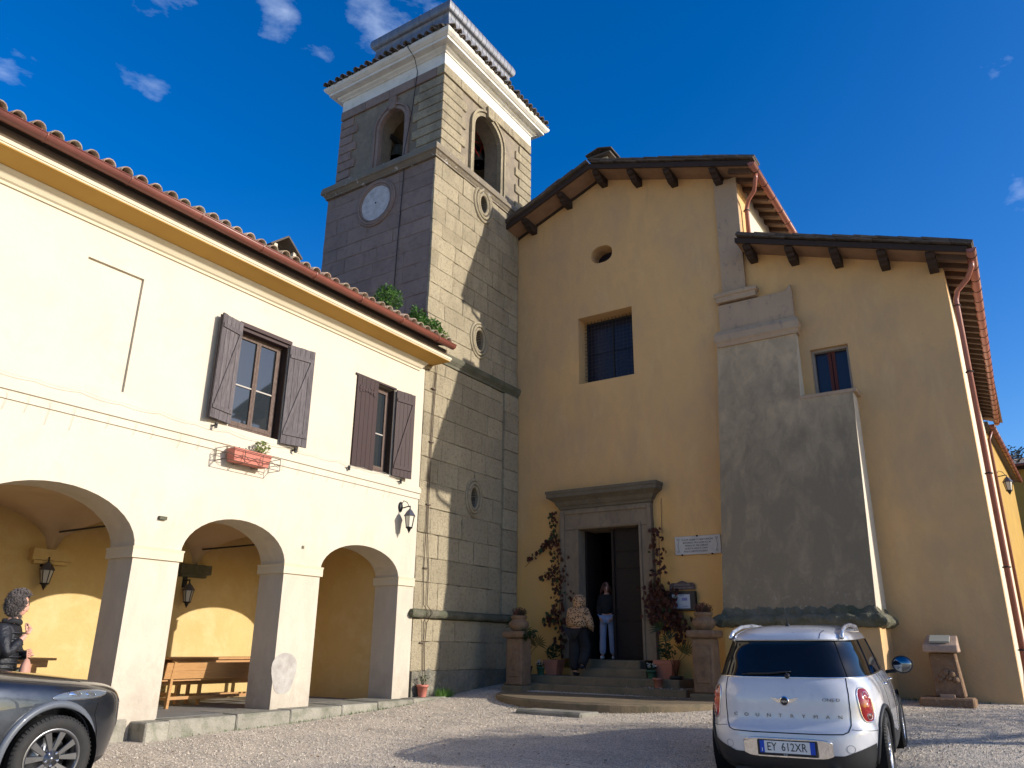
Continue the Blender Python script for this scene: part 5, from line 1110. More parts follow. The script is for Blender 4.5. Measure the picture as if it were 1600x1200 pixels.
def bare_tree(base, h, seed):
    t = thing('bare_tree', 'leafless tree standing right of the courtyard, outside the photograph', 'tree', base); R_ = random.Random(seed); b = B()
    def grow(p, d, L, r, lv):
        q = p + d * L; m_ = p.lerp(q, .5) + Vector((R_.gauss(0, .03), R_.gauss(0, .03), 0)) * L; b.tube([p, m_, q], [r, r * .85, r * .65], 5 if lv > 1 else 4, cap=False)
        if lv == 0: return
        for _ in range(3 if lv > 1 else 2):
            a = R_.uniform(0, 6.28); dd = (d + Vector((cos(a) * .75, sin(a) * .75, R_.uniform(-.05, .35)))).normalized(); grow(q, dd, L * R_.uniform(.62, .85), r * .6, lv - 1)
    grow(Vector(base), Vector((0, .05, 1)), h, .11, 5); b.build('trunk', BARK, t)
bare_tree((11.0, 11.6, .5), 2.2, 3)
# ============================================================ CARS
def paint(name, c, rough=.22, metal=.3, coat=1.0):
    m, t, b = principled(name); v = opos(t); n = noise_node(t, v, 3, 4); t.links.new(mixc(t, ramp(t, n, .3, .7), c, tuple(x * .93 for x in c)), b.inputs['Base Color'])
    b.inputs['Roughness'].default_value = rough; b.inputs['Metallic'].default_value = metal; b.inputs['Coat Weight'].default_value = coat; b.inputs['Coat Roughness'].default_value = .02
    dn = ramp(t, noise_node(t, v, 7, 6, .7), .35, .8, rough, rough + .18); t.links.new(dn, b.inputs['Roughness']); return m
WPAINT = paint('pearl_white_paint', (.58, .58, .60), .26, 0); KPAINT = paint('slate_grey_paint', (.045, .052, .066), .28, .8)
CLAD = mat('black_cladding', (.022, .022, .024), None, rough=.55); CGLASS = glass_mat('car_dark_glass', (.006, .007, .009), .03, .32)
CHROME = mat('chrome', (.75, .75, .76), None, rough=.08, metal=1); TYRE = mat('tyre_rubber', (.018, .018, .019), (.03, .028, .026), 8, .8, .3, 60, obj=True)
REDL = mat('tail_lamp_red', (.42, .006, .010), (.30, .004, .006), 12, .12, coat=1, obj=True); REDD = mat('tail_lamp_dark_red', (.12, .004, .006), None, rough=.1, coat=1)
GAP = mat('panel_gap', (.004, .004, .004), None, rough=.9)
def pchip(x, y):
    x = np.array(x, float); y = np.array(y, float); h = np.diff(x); d = np.diff(y) / h; m = np.zeros(len(x)); m[0] = d[0]; m[-1] = d[-1]
    for i in range(1, len(x) - 1):
        if d[i - 1] * d[i] > 0: w1, w2 = 2 * h[i] + h[i - 1], h[i] + 2 * h[i - 1]; m[i] = (w1 + w2) / (w1 / d[i - 1] + w2 / d[i])
    def f(q):
        q = min(max(q, x[0]), x[-1]); i = min(int(np.searchsorted(x, q, 'right')) - 1, len(x) - 2); t = (q - x[i]) / h[i]
        return float((2 * t**3 - 3 * t**2 + 1) * y[i] + (t**3 - 2 * t**2 + t) * h[i] * m[i] + (-2 * t**3 + 3 * t**2) * y[i + 1] + (t**3 - t**2) * h[i] * m[i + 1])
    return f
class Car:
    def __init__(s, W, R, F, NR, NF, yc):
        s.w, s.r, s.f = pchip(*zip(*W)), pchip(*zip(*R)), pchip(*zip(*F)); s.nr, s.nf = pchip(*zip(*NR)), pchip(*zip(*NF)); s.yc = yc
    def out(s, t, z):
        """t in turns: 0 = right side, .25 = front, .5 = left, .75 = rear"""
        a = 2 * pi * t; c, sn = cos(a), sin(a); w = s.w(z); n = s.nf(z) if sn >= 0 else s.nr(z)
        x = w * math.copysign(abs(c) ** (2 / n), c); L = (s.f(z) - s.yc) if sn >= 0 else (s.yc - s.r(z))
        return Vector((x, s.yc + L * math.copysign(abs(sn) ** (2 / n), sn), z))
    def rear(s, x, z, o=0):
        w, n = s.w(z), s.nr(z); p = Vector((x, s.yc - (s.yc - s.r(z)) * max(0, 1 - abs(x / w) ** n) ** (1 / n), z)); return p + Vector((0, -o, 0))
    def side(s, y, z, o=0, sg=1):
        w = s.w(z); n, L = (s.nf(z), s.f(z) - s.yc) if y > s.yc else (s.nr(z), s.yc - s.r(z)); return Vector((sg * (w * max(0, 1 - abs((y - s.yc) / L) ** n) ** (1 / n) + o), y, z))
    def nrm(s, t, z):
        a = s.out(t + .002, z) - s.out(t - .002, z); b = s.out(t, z + .01) - s.out(t, z - .01); return a.cross(b).normalized()
    def t_for(s, x, z, rear=True):
        lo, hi = (.75, 1.0) if rear else (.25, 0.0)
        for _ in range(40):
            m = (lo + hi) / 2
            if s.out(m, z).x < x: lo = m
            else: hi = m
        return lo
    def shell(s, z0, z1, dz, name, mats, matf, parent, cuts, N=96):
        # more samples at the corners come with the superellipse; add mid-panel ones
        ts = sorted(set([k / N for k in range(N)])); zs = list(np.arange(z0, z1, dz)) + [z1]; b = B(); n = len(ts)
        v = [s.out(t, z) for z in zs for t in ts]; f = []; mi = []
        for j in range(len(zs) - 1):
            for i in range(n): f.append((j * n + i, j * n + (i + 1) % n, (j + 1) * n + (i + 1) % n, (j + 1) * n + i)); mi.append(matf(ts[i] + .5 / N, (zs[j] + zs[j + 1]) / 2))
        b.add(v, f, 0, True); b.m = mi; b.add(v[:n], [tuple(range(n - 1, -1, -1))], 1, True); b.add(v[-n:], [tuple(range(n))], 0, True)
        o = b.build(name, mats, parent, local=True); bm = bmesh.new(); bm.from_mesh(o.data); bmesh.ops.remove_doubles(bm, verts=bm.verts, dist=1e-5); bm.to_mesh(o.data); bm.free()
        if cuts: cut(o, cuts)
        o.data.polygons.foreach_set('use_smooth', [True] * len(o.data.polygons)); o.data.set_sharp_from_angle(angle=rad(38)); return o
def sq(a, n): c = cos(a); return math.copysign(abs(c) ** (2 / n), c)
def patch(car, tc, zc, dt, dz, o, dome, mt, name, parent, n=2.6, rim=None, rings=6, K=36, skew=0):
    b = B(); v = [car.out(tc, zc) + car.nrm(tc, zc) * (o + dome)]
    for r in range(1, rings + 1):
        q = r / rings
        for k in range(K):
            a = 2 * pi * k / K; u, w = q * sq(a, n), q * sq(a - pi / 2, n); t, z = tc + dt * u + skew * w, zc + dz * w; v.append(car.out(t, z) + car.nrm(t, z) * (o + dome * (1 - q ** 2.5)))
    f = [(0, 1 + k, 1 + (k + 1) % K) for k in range(K)] + [(1 + (r - 1) * K + k, 1 + r * K + k, 1 + r * K + (k + 1) % K, 1 + (r - 1) * K + (k + 1) % K) for r in range(1, rings) for k in range(K)]
    b.add(v, f, 0, True); ob = b.build(name, mt, parent, local=True, fix=False)
    bm = bmesh.new(); bm.from_mesh(ob.data); bmesh.ops.recalc_face_normals(bm, faces=bm.faces); bm.to_mesh(ob.data); bm.free()
    if rim: B().tube(v[-K:], rim, 6, closed=True).build(name + '_rim', CHROME, ob, local=True)
    return ob
def wheel(parent, x, y, r, width, rim_r, sg, style, spoke_m, dark):
    w = B(); tread = r
    prof = [(rim_r, -width / 2 + .02), (rim_r + .03, -width / 2), (r - .05, -width / 2 - .008), (r - .012, -width / 2 + .012), (r, -width / 2 + .04), (r, width / 2 - .04), (r - .012, width / 2 - .012), (r - .05, width / 2 + .008), (rim_r + .03, width / 2), (rim_r, width / 2 - .02)]
    w.lathe(prof, (x, y, r), 48, 'X', cap=False); wo = w.build('wheel', TYRE, parent, local=True)
    for k in range(3): B().lathe([(r + .002, -.012), (r + .002, .012)], (x + (k - 1) * width * .25, y, r), 48, 'X', cap=False).build('tread_groove', GAP, wo, local=True)
    tb = B()
    for k in range(60):
        a = 2 * pi * k / 60; xx = x + sg * (width / 2 - .03); tb.bar((xx, y + (r - .004) * cos(a), r + (r - .004) * sin(a)), (xx + sg * .024, y + (r - .022) * cos(a + .02), r + (r - .022) * sin(a + .02)), .018, .012)
    tag(tb.build('tread_block', TYRE, wo, local=True), kind='stuff')
    xo = x + sg * (width / 2 - .015)
    B().lathe([(rim_r + .008, sg * .006), (rim_r - .004, sg * .010), (rim_r - .018, 0), (rim_r - .03, -sg * .05), (rim_r - .035, -sg * .12)], (xo, y, r), 40, 'X', cap=False).build('rim', spoke_m, wo, local=True)
    B().lathe([(.01, 0), (rim_r * .72, 0), (rim_r * .72, -.01 * sg)], (xo - sg * .11, y, r), 32, 'X').build('brake_disc', mat('brake_steel', (.25, .25, .26), None, rough=.35, metal=.9), wo, local=True)
    B().lathe([(.01, 0), (rim_r * .99, 0)], (xo - sg * .13, y, r), 32, 'X').build('wheel_well', GAP, wo, local=True)
    for k in range(5):
        for s_ in ((-1, 1) if style == 'twin' else (0,)):
            a = 2 * pi * k / 5 + .31; a0 = a + s_ * .16; a1 = a + s_ * (.30 if style == 'twin' else 0)
            p = Vector((xo - sg * .012, y + .055 * cos(a0), r + .055 * sin(a0))); q = Vector((xo - sg * .004, y + (rim_r - .012) * cos(a1), r + (rim_r - .012) * sin(a1)))
            d = (q - p).normalized(); e = d.cross(Vector((1, 0, 0))).normalized(); w0, w1 = (.017, .032) if style == 'twin' else (.03, .045); th = Vector((sg * .022, 0, 0)); b_ = B()
            b_.add([p - e * w0 - th, p + e * w0 - th, q + e * w1 - th, q - e * w1 - th, p - e * w0, p + e * w0, q + e * w1, q - e * w1], [(0, 3, 2, 1), (4, 5, 6, 7), (0, 1, 5, 4), (1, 2, 6, 5), (2, 3, 7, 6), (3, 0, 4, 7)])
            b_.build('spoke', spoke_m, wo, local=True, fix=True, bevel=.004)
    B().lathe([(.075, -.03 * sg), (.07, -.005 * sg), (.03, 0), (.03, .006 * sg), (.001, .009 * sg)], (xo, y, r), 24, 'X', cap=False).build('hub', spoke_m, wo, local=True)
    for k in range(5):
        a = 2 * pi * k / 5 + .31 + pi / 5; B().lathe([(.011, -.02), (.011, .014 * sg), (.001, .016 * sg)], (xo, y + .056 * cos(a), r + .056 * sin(a)), 8, 'X').build('wheel_nut', CHROME, wo, local=True)
    return wo

# ---- white compact crossover, rear view
mini = thing('parked_car', 'white compact crossover seen from behind, parked on the gravel in front of the buttress', 'car', (-2.30, 8.45, .135), rad(3.0))
mini.rotation_euler = (rad(1.7), rad(-.6), rad(5.0))
MW = [(.16, .80), (.24, .85), (.36, .875), (.5, .885), (.62, .89), (.8, .875), (.92, .85), (1.0, .815), (1.04, .79), (1.2, .735), (1.38, .665), (1.44, .64), (1.50, .57), (1.535, .46), (1.555, .30)]
MR = [(.16, .16), (.24, .05), (.36, .01), (.46, 0), (.56, .015), (.60, .055), (.66, .085), (.85, .10), (.98, .135), (1.03, .165), (1.2, .26), (1.39, .375), (1.405, .33), (1.46, .36), (1.50, .45), (1.535, .62), (1.555, .9)]
MF = [(.16, 3.95), (.3, 4.08), (.5, 4.11), (.7, 4.07), (.85, 3.98), (.93, 3.8), (.98, 3.45), (1.03, 3.0), (1.2, 2.75), (1.4, 2.42), (1.5, 2.2), (1.555, 1.8)]
mc = Car(MW, MR, MF, [(.16, 4.2), (.6, 4.6), (.9, 4.8), (1.05, 4.8), (1.4, 4.8), (1.555, 3.2)], [(.16, 2.8), (.9, 2.8), (1.05, 3.6), (1.555, 3.2)], 2.0)
def mmat(t, z):
    if 1.045 < z < 1.40: return 2
    if z < .25: return 1
    p = mc.out(t, z)
    return 0
WR = .338
cuts_ = [B().lathe([(.001, -.36), (.40, -.36), (.40, .36), (.001, .36)], (sx * .80, yy_, WR), 40, 'X') for sx in (-1, 1) for yy_ in (.80, 3.40)]
body = mc.shell(.16, 1.555, .0125, 'body', [WPAINT, CLAD, CGLASS], mmat, mini, cuts_, 160)
for sx in (-1, 1):
    for yy_ in (.80, 3.40):
        wheel(mini, sx * .765, yy_, WR, .20, .225, sx, 'single', mat('silver_alloy', (.5, .5, .52), None, rough=.25, metal=.8), None)
        b = B(); pts = []
        for k in range(25):
            a = -.18 + (pi + .36) * k / 24; yq, zq = yy_ + .415 * cos(a), WR + .415 * sin(a)
            pts.append(mc.side(yq, max(.18, zq), .002, sx))
        b.tube(pts, .024, 8).build('arch_trim', CLAD, mini, local=True)
        B().lathe([(.401, -.12), (.401, .13)], (sx * .72, yy_, WR), 36, 'X', cap=False).build('wheel_well', GAP, mini, local=True)
b = B(); v = []; n_ = 240
for k in range(n_):
    t_ = k / n_; p = mc.out(t_, .3); zt_ = .355 + (.11 * min(1, max(0, (abs(p.x) - .50) / .30)) if t_ > .5 else .03)
    for q in range(5):
        z_ = .165 + (zt_ - .165) * q / 4; v.append(mc.out(t_, z_) + mc.nrm(t_, z_) * .005)
def near_wheel(k):
    p = mc.out((k + .5) / n_, .3); return abs(p.x) > .7 and min(abs(p.y - .80), abs(p.y - 3.40)) < .41
b.add(v, [(5 * k + q, 5 * ((k + 1) % n_) + q, 5 * ((k + 1) % n_) + q + 1, 5 * k + q + 1) for k in range(n_) if not near_wheel(k) for q in range(4)], 0, True)
lc = b.build('lower_cladding', CLAD, mini, local=True)
# belt chrome + roof line gap
def loop_line(z, r, m_, name, o=.004, t0=0, t1=1, n=110):
    pts = [mc.out(t0 + (t1 - t0) * k / n, z) + mc.nrm(t0 + (t1 - t0) * k / n, z) * o for k in range(n + (0 if t1 - t0 == 1 else 1))]
    return B().tube(pts, r, 5, closed=(t1 - t0 == 1)).build(name, m_, body, local=True)
loop_line(1.045, .007, CHROME, 'belt_chrome')
# hatch shut line
hp = [(-.585, 1.04), (-.60, .9), (-.60, .72), (-.595, .62), (-.57, .565), (-.52, .545), (-.3, .54), (0, .54), (.3, .54), (.52, .545), (.57, .565), (.595, .62), (.60, .72), (.60, .9), (.585, 1.04)]
def dense(pts, m=5):
    out = []
    for a, b_ in zip(pts[:-1], pts[1:]): out += [(a[0] + (b_[0] - a[0]) * k / m, a[1] + (b_[1] - a[1]) * k / m) for k in range(m)]
    return out + [pts[-1]]
B().tube([mc.rear(x, z, .001) for x, z in dense(hp)], .005, 5).build('hatch_gap', GAP, body, local=True)
B().tube([mc.rear(x, z, .001) for x, z in dense([(.37, 1.42), (.375, 1.47), (.40, 1.50)])], .003, 5).build('roof_seam', GAP, body, local=True)
for sx in (-1, 1):
    B().tube([mc.rear(sx * (.60 + .012 * k), .585 - .0015 * k, .002) for k in range(22)], .003, 4).build('bumper_gap', GAP, body, local=True)
# pillars in black gloss on the rear glass sides, glass frame
for sx in (-1, 1):
    B().tube([mc.rear(sx * (.60 - .10 * k / 8), 1.055 + .335 * k / 8, .002) for k in range(9)], .006, 4).build('glass_seam', GAP, body, local=True)
    for yq, sl in ((.95, .22), (1.95, .10), (2.6, -.28)):
        B().tube([mc.side(yq + sl * (k / 8), 1.055 + .335 * k / 8, .002, sx) for k in range(9)], .009, 4).build('window_pillar', CLAD, body, local=True)
    for yq in (1.25, 2.15, 3.0): B().tube([mc.side(yq, .42 + .62 * k / 12, .001, sx) for k in range(13)], .0035, 4).build('door_gap', GAP, body, local=True)
    for yq in (1.45, 2.35):
        p = mc.side(yq, .93, .025, sx); B().tube([p + Vector((-.02 * sx, -.08, 0)), p, p + Vector((0, .10, 0)), p + Vector((-.02 * sx, .16, 0))], .012, 8).build('door_handle', CHROME, mini, local=True)
    # mirrors
    mr = B().lathe([(.001, -.085), (.055, -.07), (.095, -.02), (.105, .03), (.10, .055)], (sx * 1.0, 2.62, 1.08), 22, 'Y', sx=1.0, sy=1.15).build('door_mirror', CLAD, mini, local=True)
    mr.data.transform(Matrix.Translation((sx * 1.0, 2.62, 1.08)) @ Matrix.Rotation(pi, 4, 'Z') @ Matrix.Translation((-sx * 1.0, -2.62, -1.08)))
    B().lathe([(.001, 0), (.088, 0), (.09, .006)], (sx * 1.0, 2.558, 1.08), 22, 'Y', sy=1.15).build('mirror_glass', mat('mirror', (.22, .24, .26), None, rough=.02, metal=1), mr, local=True)
    B().tube([(sx * .80, 2.66, .99), (sx * .90, 2.64, 1.0), (sx * .96, 2.63, 1.03)], .022, 8).build('mirror_stalk', CLAD, mr, local=True)
    # roof rail
    B().tube([(sx * .575, .50, 1.425), (sx * .57, .62, 1.485), (sx * .565, 1.0, 1.535), (sx * .56, 1.6, 1.552), (sx * .56, 2.2, 1.53), (sx * .555, 2.5, 1.43)], .022, 8).build('roof_rail', mat('silver_rail', (.6, .62, .66), None, rough=.25, metal=.6), mini, local=True)
    # tail lamp
    tcn = mc.t_for(.735, .80)
    tcc = tcn if sx > 0 else 1.5 - tcn
    lamp = patch(mc, tcc, .795, .0235, .155, .004, .02, REDL, 'tail_lamp', mini, 3.0, .007, skew=-.002 * sx)
    for zz, rr in ((.87, .042), (.78, .05), (.695, .034)): patch(mc, tcc + sx * .001, zz, .0095 * rr / .042, rr, .018, .010, REDD if zz < .75 else REDL, 'lamp_lens', lamp, 2, .0025, 3, 20)
    pc = mc.rear(sx * .575, .415, .001); B().tube([mc.rear(sx * .575 + .035 * cos(a), .415 + .035 * sin(a), .001) for a in [2 * pi * k / 20 for k in range(20)]], .002, 4, closed=True).build('tow_cover', mat('seam_grey', (.2, .2, .22), None), body, local=True)
# chrome plate surround
b = B(); K_ = 16; v = []
for k in range(K_ + 1):
    x = -.42 + .84 * k / K_; h = .085 * (1 - abs(x / .45) ** 8) ** .5 if abs(x) < .45 else 0
    for zz in (-1, 1): v.append(mc.rear(x, .405 + zz * h, .012))
b.add(v, [(2 * k, 2 * k + 2, 2 * k + 3, 2 * k + 1) for k in range(K_)], 0, True); b.tube([v[2 * k + 1] for k in range(K_ + 1)], .008, 6).build('bumper_chrome', CHROME, mini, local=True)
y_p = mc.rear(0, .40, 0).y - .022
pl = B().box(-.285, .285, y_p - .006, y_p + .02, .335, .475).build('number_plate', mat('plate_frame', (.015, .015, .02), None, rough=.5), mini, bevel=.008, local=True)
B().box(-.26, .26, y_p - .0085, y_p - .0062, .360, .468).build('plate_field', mat('plate_white', (.62, .63, .62), None, rough=.4), pl, local=True)
BLUE = mat('plate_blue', (.01, .06, .42), None, rough=.4)
for sx in (-1, 1): B().box(sx * .2375 - .0225, sx * .2375 + .0225, y_p - .0105, y_p - .0086, .360, .468).build('plate_band', BLUE, pl, local=True)
Ml = lambda x, z, y: Matrix.Translation((x, y, z)) @ Matrix.Rotation(pi / 2, 4, 'X')
def ltext(t_, s, x, z, y, m_, par, fw=1.0, ext=.002, nm='lettering'):
    me = text_mesh(t_, s, ext, fw); me.materials.clear(); me.materials.append(m_); me.transform(Ml(x, z, y)); o = bpy.data.objects.new(nm, me); COL.objects.link(o); o.parent = par; return o
BLK = mat('plate_black', (.02, .02, .025), None, rough=.5)
ltext('EY', .105, -.145, .413, y_p - .0088, BLK, pl, .82); ltext('612XR', .105, .065, .413, y_p - .0088, BLK, pl, .82); ltext('I', .045, -.238, .385, y_p - .0108, mat('plate_letter_white', (.8, .8, .8), None), pl)
ltext('EUR', .018, -.02, .347, y_p - .0064, MATS['plate_white'], pl, 1.2, .001)
# badge with wings
bz = .825; yb = mc.rear(0, bz, 0).y
em = B().lathe([(.046, .0), (.046, -.008), (.036, -.012)], (0, yb, bz), 24, 'Y').build('winged_badge', CHROME, mini, local=True)
B().lathe([(.037, -.0125), (.001, -.014)], (0, yb, bz), 24, 'Y').build('badge_disc', BLK, em, local=True)
ltext('MINI', .026, 0, bz - .002, yb - .0145, CHROME, em, 1.0, .001)
for sx in (-1, 1):
    for k, (L_, dz_) in enumerate(((.135, .020), (.115, .004), (.09, -.012))):
        B().add([(sx * .044, yb - .006, bz + dz_ * .8 - .007), (sx * .044, yb - .006, bz + dz_ * .8 + .006), (sx * L_, yb - .004, bz + dz_ + .014), (sx * L_ * .9, yb - .004, bz + dz_ + .003), (sx * .044, yb, bz + dz_ * .8 - .007), (sx * .044, yb, bz + dz_ * .8 + .006), (sx * L_, yb + .004, bz + dz_ + .014), (sx * L_ * .9, yb + .004, bz + dz_ + .003)], [(0, 1, 2, 3), (4, 7, 6, 5), (0, 4, 5, 1), (1, 5, 6, 2), (2, 6, 7, 3), (3, 7, 4, 0)]).build('badge_wing', CHROME, em, local=True, fix=True)
CHR2 = mat('dark_chrome', (.22, .22, .24), None, rough=.15, metal=1)
for k, chh in enumerate('COUNTRYMAN'):
    x = -.50 + k * .112; ltext(chh, .046, x, .69, mc.rear(abs(x) + .02, .665, .003).y - .003, CHR2, mini, 1.25, .003, 'lettering')
ltext('ONE', .042, .415, .845, mc.rear(.46, .82, .003).y - .006, CHR2, mini, 1.3, .003); ltext('D', .042, .505, .845, mc.rear(.53, .82, .006).y - .004, CHR2, mini, 1.3, .003)
# wiper, aerial, exhaust, reflector
wp = [mc.rear(x, z, .018) for x, z in ((.04, 1.06), (.03, 1.10), (-.12, 1.085), (-.36, 1.075))]; B().tube(wp, .010, 6).tube([mc.rear(-.42 + .5 * k / 8, 1.07 + .004 * k, .014) for k in range(9)], .006, 5).lathe([(.001, -.03), (.025, -.025), (.028, .02)], tuple(mc.rear(.04, 1.06, 0)), 12, 'Y').build('rear_wiper', CLAD, mini, local=True)
B().lathe([(.035, -.02), (.030, .005), (.012, .03), (.006, .04)], (0, .78, 1.545), 12).tube([(0, .78, 1.57), (0, .72, 1.67), (0, .64, 1.80)], [.007, .004, .003], 6).build('aerial', CLAD, mini, local=True)
B().lathe([(.04, .06), (.042, -.05), (.036, -.055), (.034, .04)], (.42, .05, .20), 20, 'Y').build('exhaust_tip', CHROME, mini, local=True)
B().box(-.55, .55, .12, .5, .16, .20).build('underbody', CLAD, mini, local=True)
# ---- headrests / interior hint behind the rear glass is left dark

# ---- dark slate SUV, front quarter
kuga = thing('parked_car', 'dark slate-grey SUV whose bonnet and front wheel show at the lower left', 'car', (-8.62, .47, .075), 0)
KW = [(.20, .84), (.32, .90), (.5, .935), (.7, .945), (.87, .94), (.97, .925), (1.03, .895), (1.08, .85), (1.13, .81), (1.18, .79), (1.33, .72), (1.5, .65), (1.6, .58), (1.66, .40)]
KR = [(.2, .15), (.5, 0), (.9, .06), (1.1, .2), (1.5, .55), (1.66, 1.2)]
KF = [(.20, 4.40), (.28, 4.52), (.45, 4.575), (.62, 4.61), (.78, 4.61), (.87, 4.58), (.93, 4.50), (.98, 4.34), (1.02, 4.12), (1.055, 3.86), (1.09, 3.56), (1.125, 3.3), (1.16, 3.12), (1.20, 3.0), (1.33, 2.8), (1.5, 2.4), (1.6, 2.1), (1.66, 1.8)]
kc = Car(KW, KR, KF, [(.2, 3), (1.66, 3)], [(.2, 3.3), (.6, 3.1), (.95, 2.9), (1.05, 2.8), (1.2, 3.2), (1.66, 3)], 2.2)
def kmat(t, z):
    if 1.22 < z < 1.54: return 2
    if z < .30: return 1
    p = kc.out(t, z)
    if abs(p.x) < .55 and p.y > 4 and .55 < z < .82: return 1
    return 0
KRr = .362
cuts_ = [B().lathe([(.001, -.40), (.425, -.40), (.425, .40), (.001, .40)], (sx * .86, yy_, KRr), 44, 'X') for sx in (-1, 1) for yy_ in (.96, 3.67)]
kb = kc.shell(.20, 1.66, .02, 'body', [KPAINT, CLAD, CGLASS], kmat, kuga, cuts_, 128)
GUN = mat('machined_alloy', (.17, .17, .18), (.11, .11, .12), 5, .3, metal=.85, obj=True)
for sx in (-1, 1):
    for yy_ in (.96, 3.67):
        wheel(kuga, sx * .83, yy_, KRr, .225, .245, sx, 'twin', GUN, None)
        pts = [kc.side(yy_ + .455 * cos(a), max(.22, KRr + .455 * sin(a)), .004, sx) for a in [-.25 + (pi + .5) * k / 28 for k in range(29)]]
        B().tube(pts, .036, 8).build('arch_trim', mat('grey_arch_trim', (.10, .11, .13), None, rough=.4, coat=.6), kuga, local=True)
        B().lathe([(.426, -.2), (.426, .12)], (sx * .78, yy_, KRr), 40, 'X', cap=False).build('wheel_well', GAP, kuga, local=True)
for sx in (-1, 1):
    def tt(x, z): t = kc.t_for(x, z, False); return t if sx > 0 else .5 - t
    hl = patch(kc, (kc.t_for(.78, .86, False) if sx > 0 else .5 - kc.t_for(.78, .86, False)), .885, .034, .040, .004, .012, mat('headlamp_glass', (.10, .12, .15), None, rough=.05, coat=1), 'headlamp', kuga, 2.2, .005, skew=sx * .012)
    for dd, rr in ((-.014, .020), (.004, .022)): 
        t_ = (kc.t_for(.78, .86, False) if sx > 0 else .5 - kc.t_for(.78, .86, False)) + sx * dd
        patch(kc, t_, .885 - .02 * dd / .012 * .3, .007, rr, .014, .006, mat('lamp_projector', (.55, .62, .72), None, rough=.05, metal=.9), 'lamp_lens', hl, 2, .002, 3, 18)
    gp = [kc.side(y_, z_, .002, sx) for y_, z_ in ((4.12, .80), (4.10, .70), (4.16, .55), (4.19, .40), (4.16, .28))]
    B().tube(gp, .004, 4).build('bumper_gap', GAP, kb, local=True)
    B().tube([kc.side(y_, z_, .002, sx) for y_, z_ in ((4.16, .90), (3.95, 1.0), (3.65, 1.045), (3.35, 1.075), (3.0, 1.11))], .004, 4).build('bonnet_gap', GAP, kb, local=True)
    for yq in (2.95, 1.9): B().tube([kc.side(yq, .36 + .78 * k / 12, .001, sx) for k in range(13)], .0035, 4).build('door_gap', GAP, kb, local=True)
    patch(kc, (kc.t_for(.80, .47, False) if sx > 0 else .5 - kc.t_for(.80, .47, False)), .47, .014, .10, .002, .004, CLAD, 'bumper_vent', kuga, 3, None)
for z in (.60, .66, .72, .78): B().tube([kc.out(kc.t_for(x, z, False) if x >= 0 else .5 - kc.t_for(-x, z, False), z) + Vector((0, -.004, 0)) for x in [(-.5 + k * .05) for k in range(21)]], .008, 5).build('grille_bar', CHROME, kuga, local=True)
# ============================================================ PEOPLE
def skin_mesh(joints, edges, name, mats, parent, sub=2, matf=None):
    """joints: {name: ((x,y,z), (rx,ry))}; one continuous surface grown along the edges"""
    names = list(joints); me = bpy.data.meshes.new('tmp'); me.from_pydata([joints[n][0] for n in names], [(names.index(a), names.index(b_)) for a, b_ in edges], [])
    o = bpy.data.objects.new('tmp', me); COL.objects.link(o); m = o.modifiers.new('s', 'SKIN'); m.use_smooth_shade = True
    sv = me.skin_vertices[0].data
    for i, n in enumerate(names):
        r = joints[n][1]; sv[i].radius = (r, r) if isinstance(r, (int, float)) else r; sv[i].use_root = (i == 0)
    if sub: s2 = o.modifiers.new('u', 'SUBSURF'); s2.levels = sub; s2.render_levels = sub
    dg = bpy.context.evaluated_depsgraph_get(); dg.update(); nm = bpy.data.meshes.new_from_object(o.evaluated_get(dg)); bpy.data.objects.remove(o); nm.name = name
    nm.materials.clear()
    for mm in (mats if isinstance(mats, list) else [mats]): nm.materials.append(mm)
    for p in nm.polygons: p.use_smooth = True; p.material_index = matf(p.center) if matf else 0
    ob = bpy.data.objects.new(name, nm); COL.objects.link(ob); ob.parent = parent; return ob
SKIN = mat('skin', (.55, .30, .22), (.50, .26, .19), 20, .5, obj=True); HAIRG = mat('grey_curly_hair', (.19, .16, .15), (.09, .075, .07), 9, .7, .8, 60, obj=True, bdist=.02); HAIRR = mat('auburn_hair', (.10, .03, .02), (.05, .018, .012), 25, .5, .6, 60, obj=True)
BLKJ = mat('black_quilted_fabric', (.012, .013, .018), None, rough=.45, spec=.4, bump=.9, bscale=9, bdist=.03); BLKF = mat('black_cloth', (.012, .012, .014), (.02, .02, .022), 6, .9, obj=True)
JEAN = mat('pale_blue_jeans', (.30, .36, .50), (.22, .27, .40), 5, .85, .4, 60, obj=True); WHT = mat('white_shoe', (.5, .5, .5), None)
def leopard():
    m, t, b = principled('leopard_fleece'); v = opos(t); vo = t.nodes.new('ShaderNodeTexVoronoi'); vo.inputs['Scale'].default_value = 26; t.links.new(v, vo.inputs['Vector'])
    f = ramp(t, vo.outputs['Distance'], .36, .46, 1, 0); f2 = ramp(t, vo.outputs['Distance'], .08, .2, .35, 1)
    c = mixc(t, mth(t, 'MULTIPLY', f, f2), (.42, .25, .13), (.03, .014, .01)); t.links.new(c, b.inputs['Base Color']); b.inputs['Roughness'].default_value = .95
    bp = t.nodes.new('ShaderNodeBump'); bp.inputs['Strength'].default_value = .6; bp.inputs['Distance'].default_value = .01; t.links.new(noise_node(t, v, 60, 5), bp.inputs['Height']); t.links.new(bp.outputs[0], b.inputs['Normal']); return m
LEO = leopard()
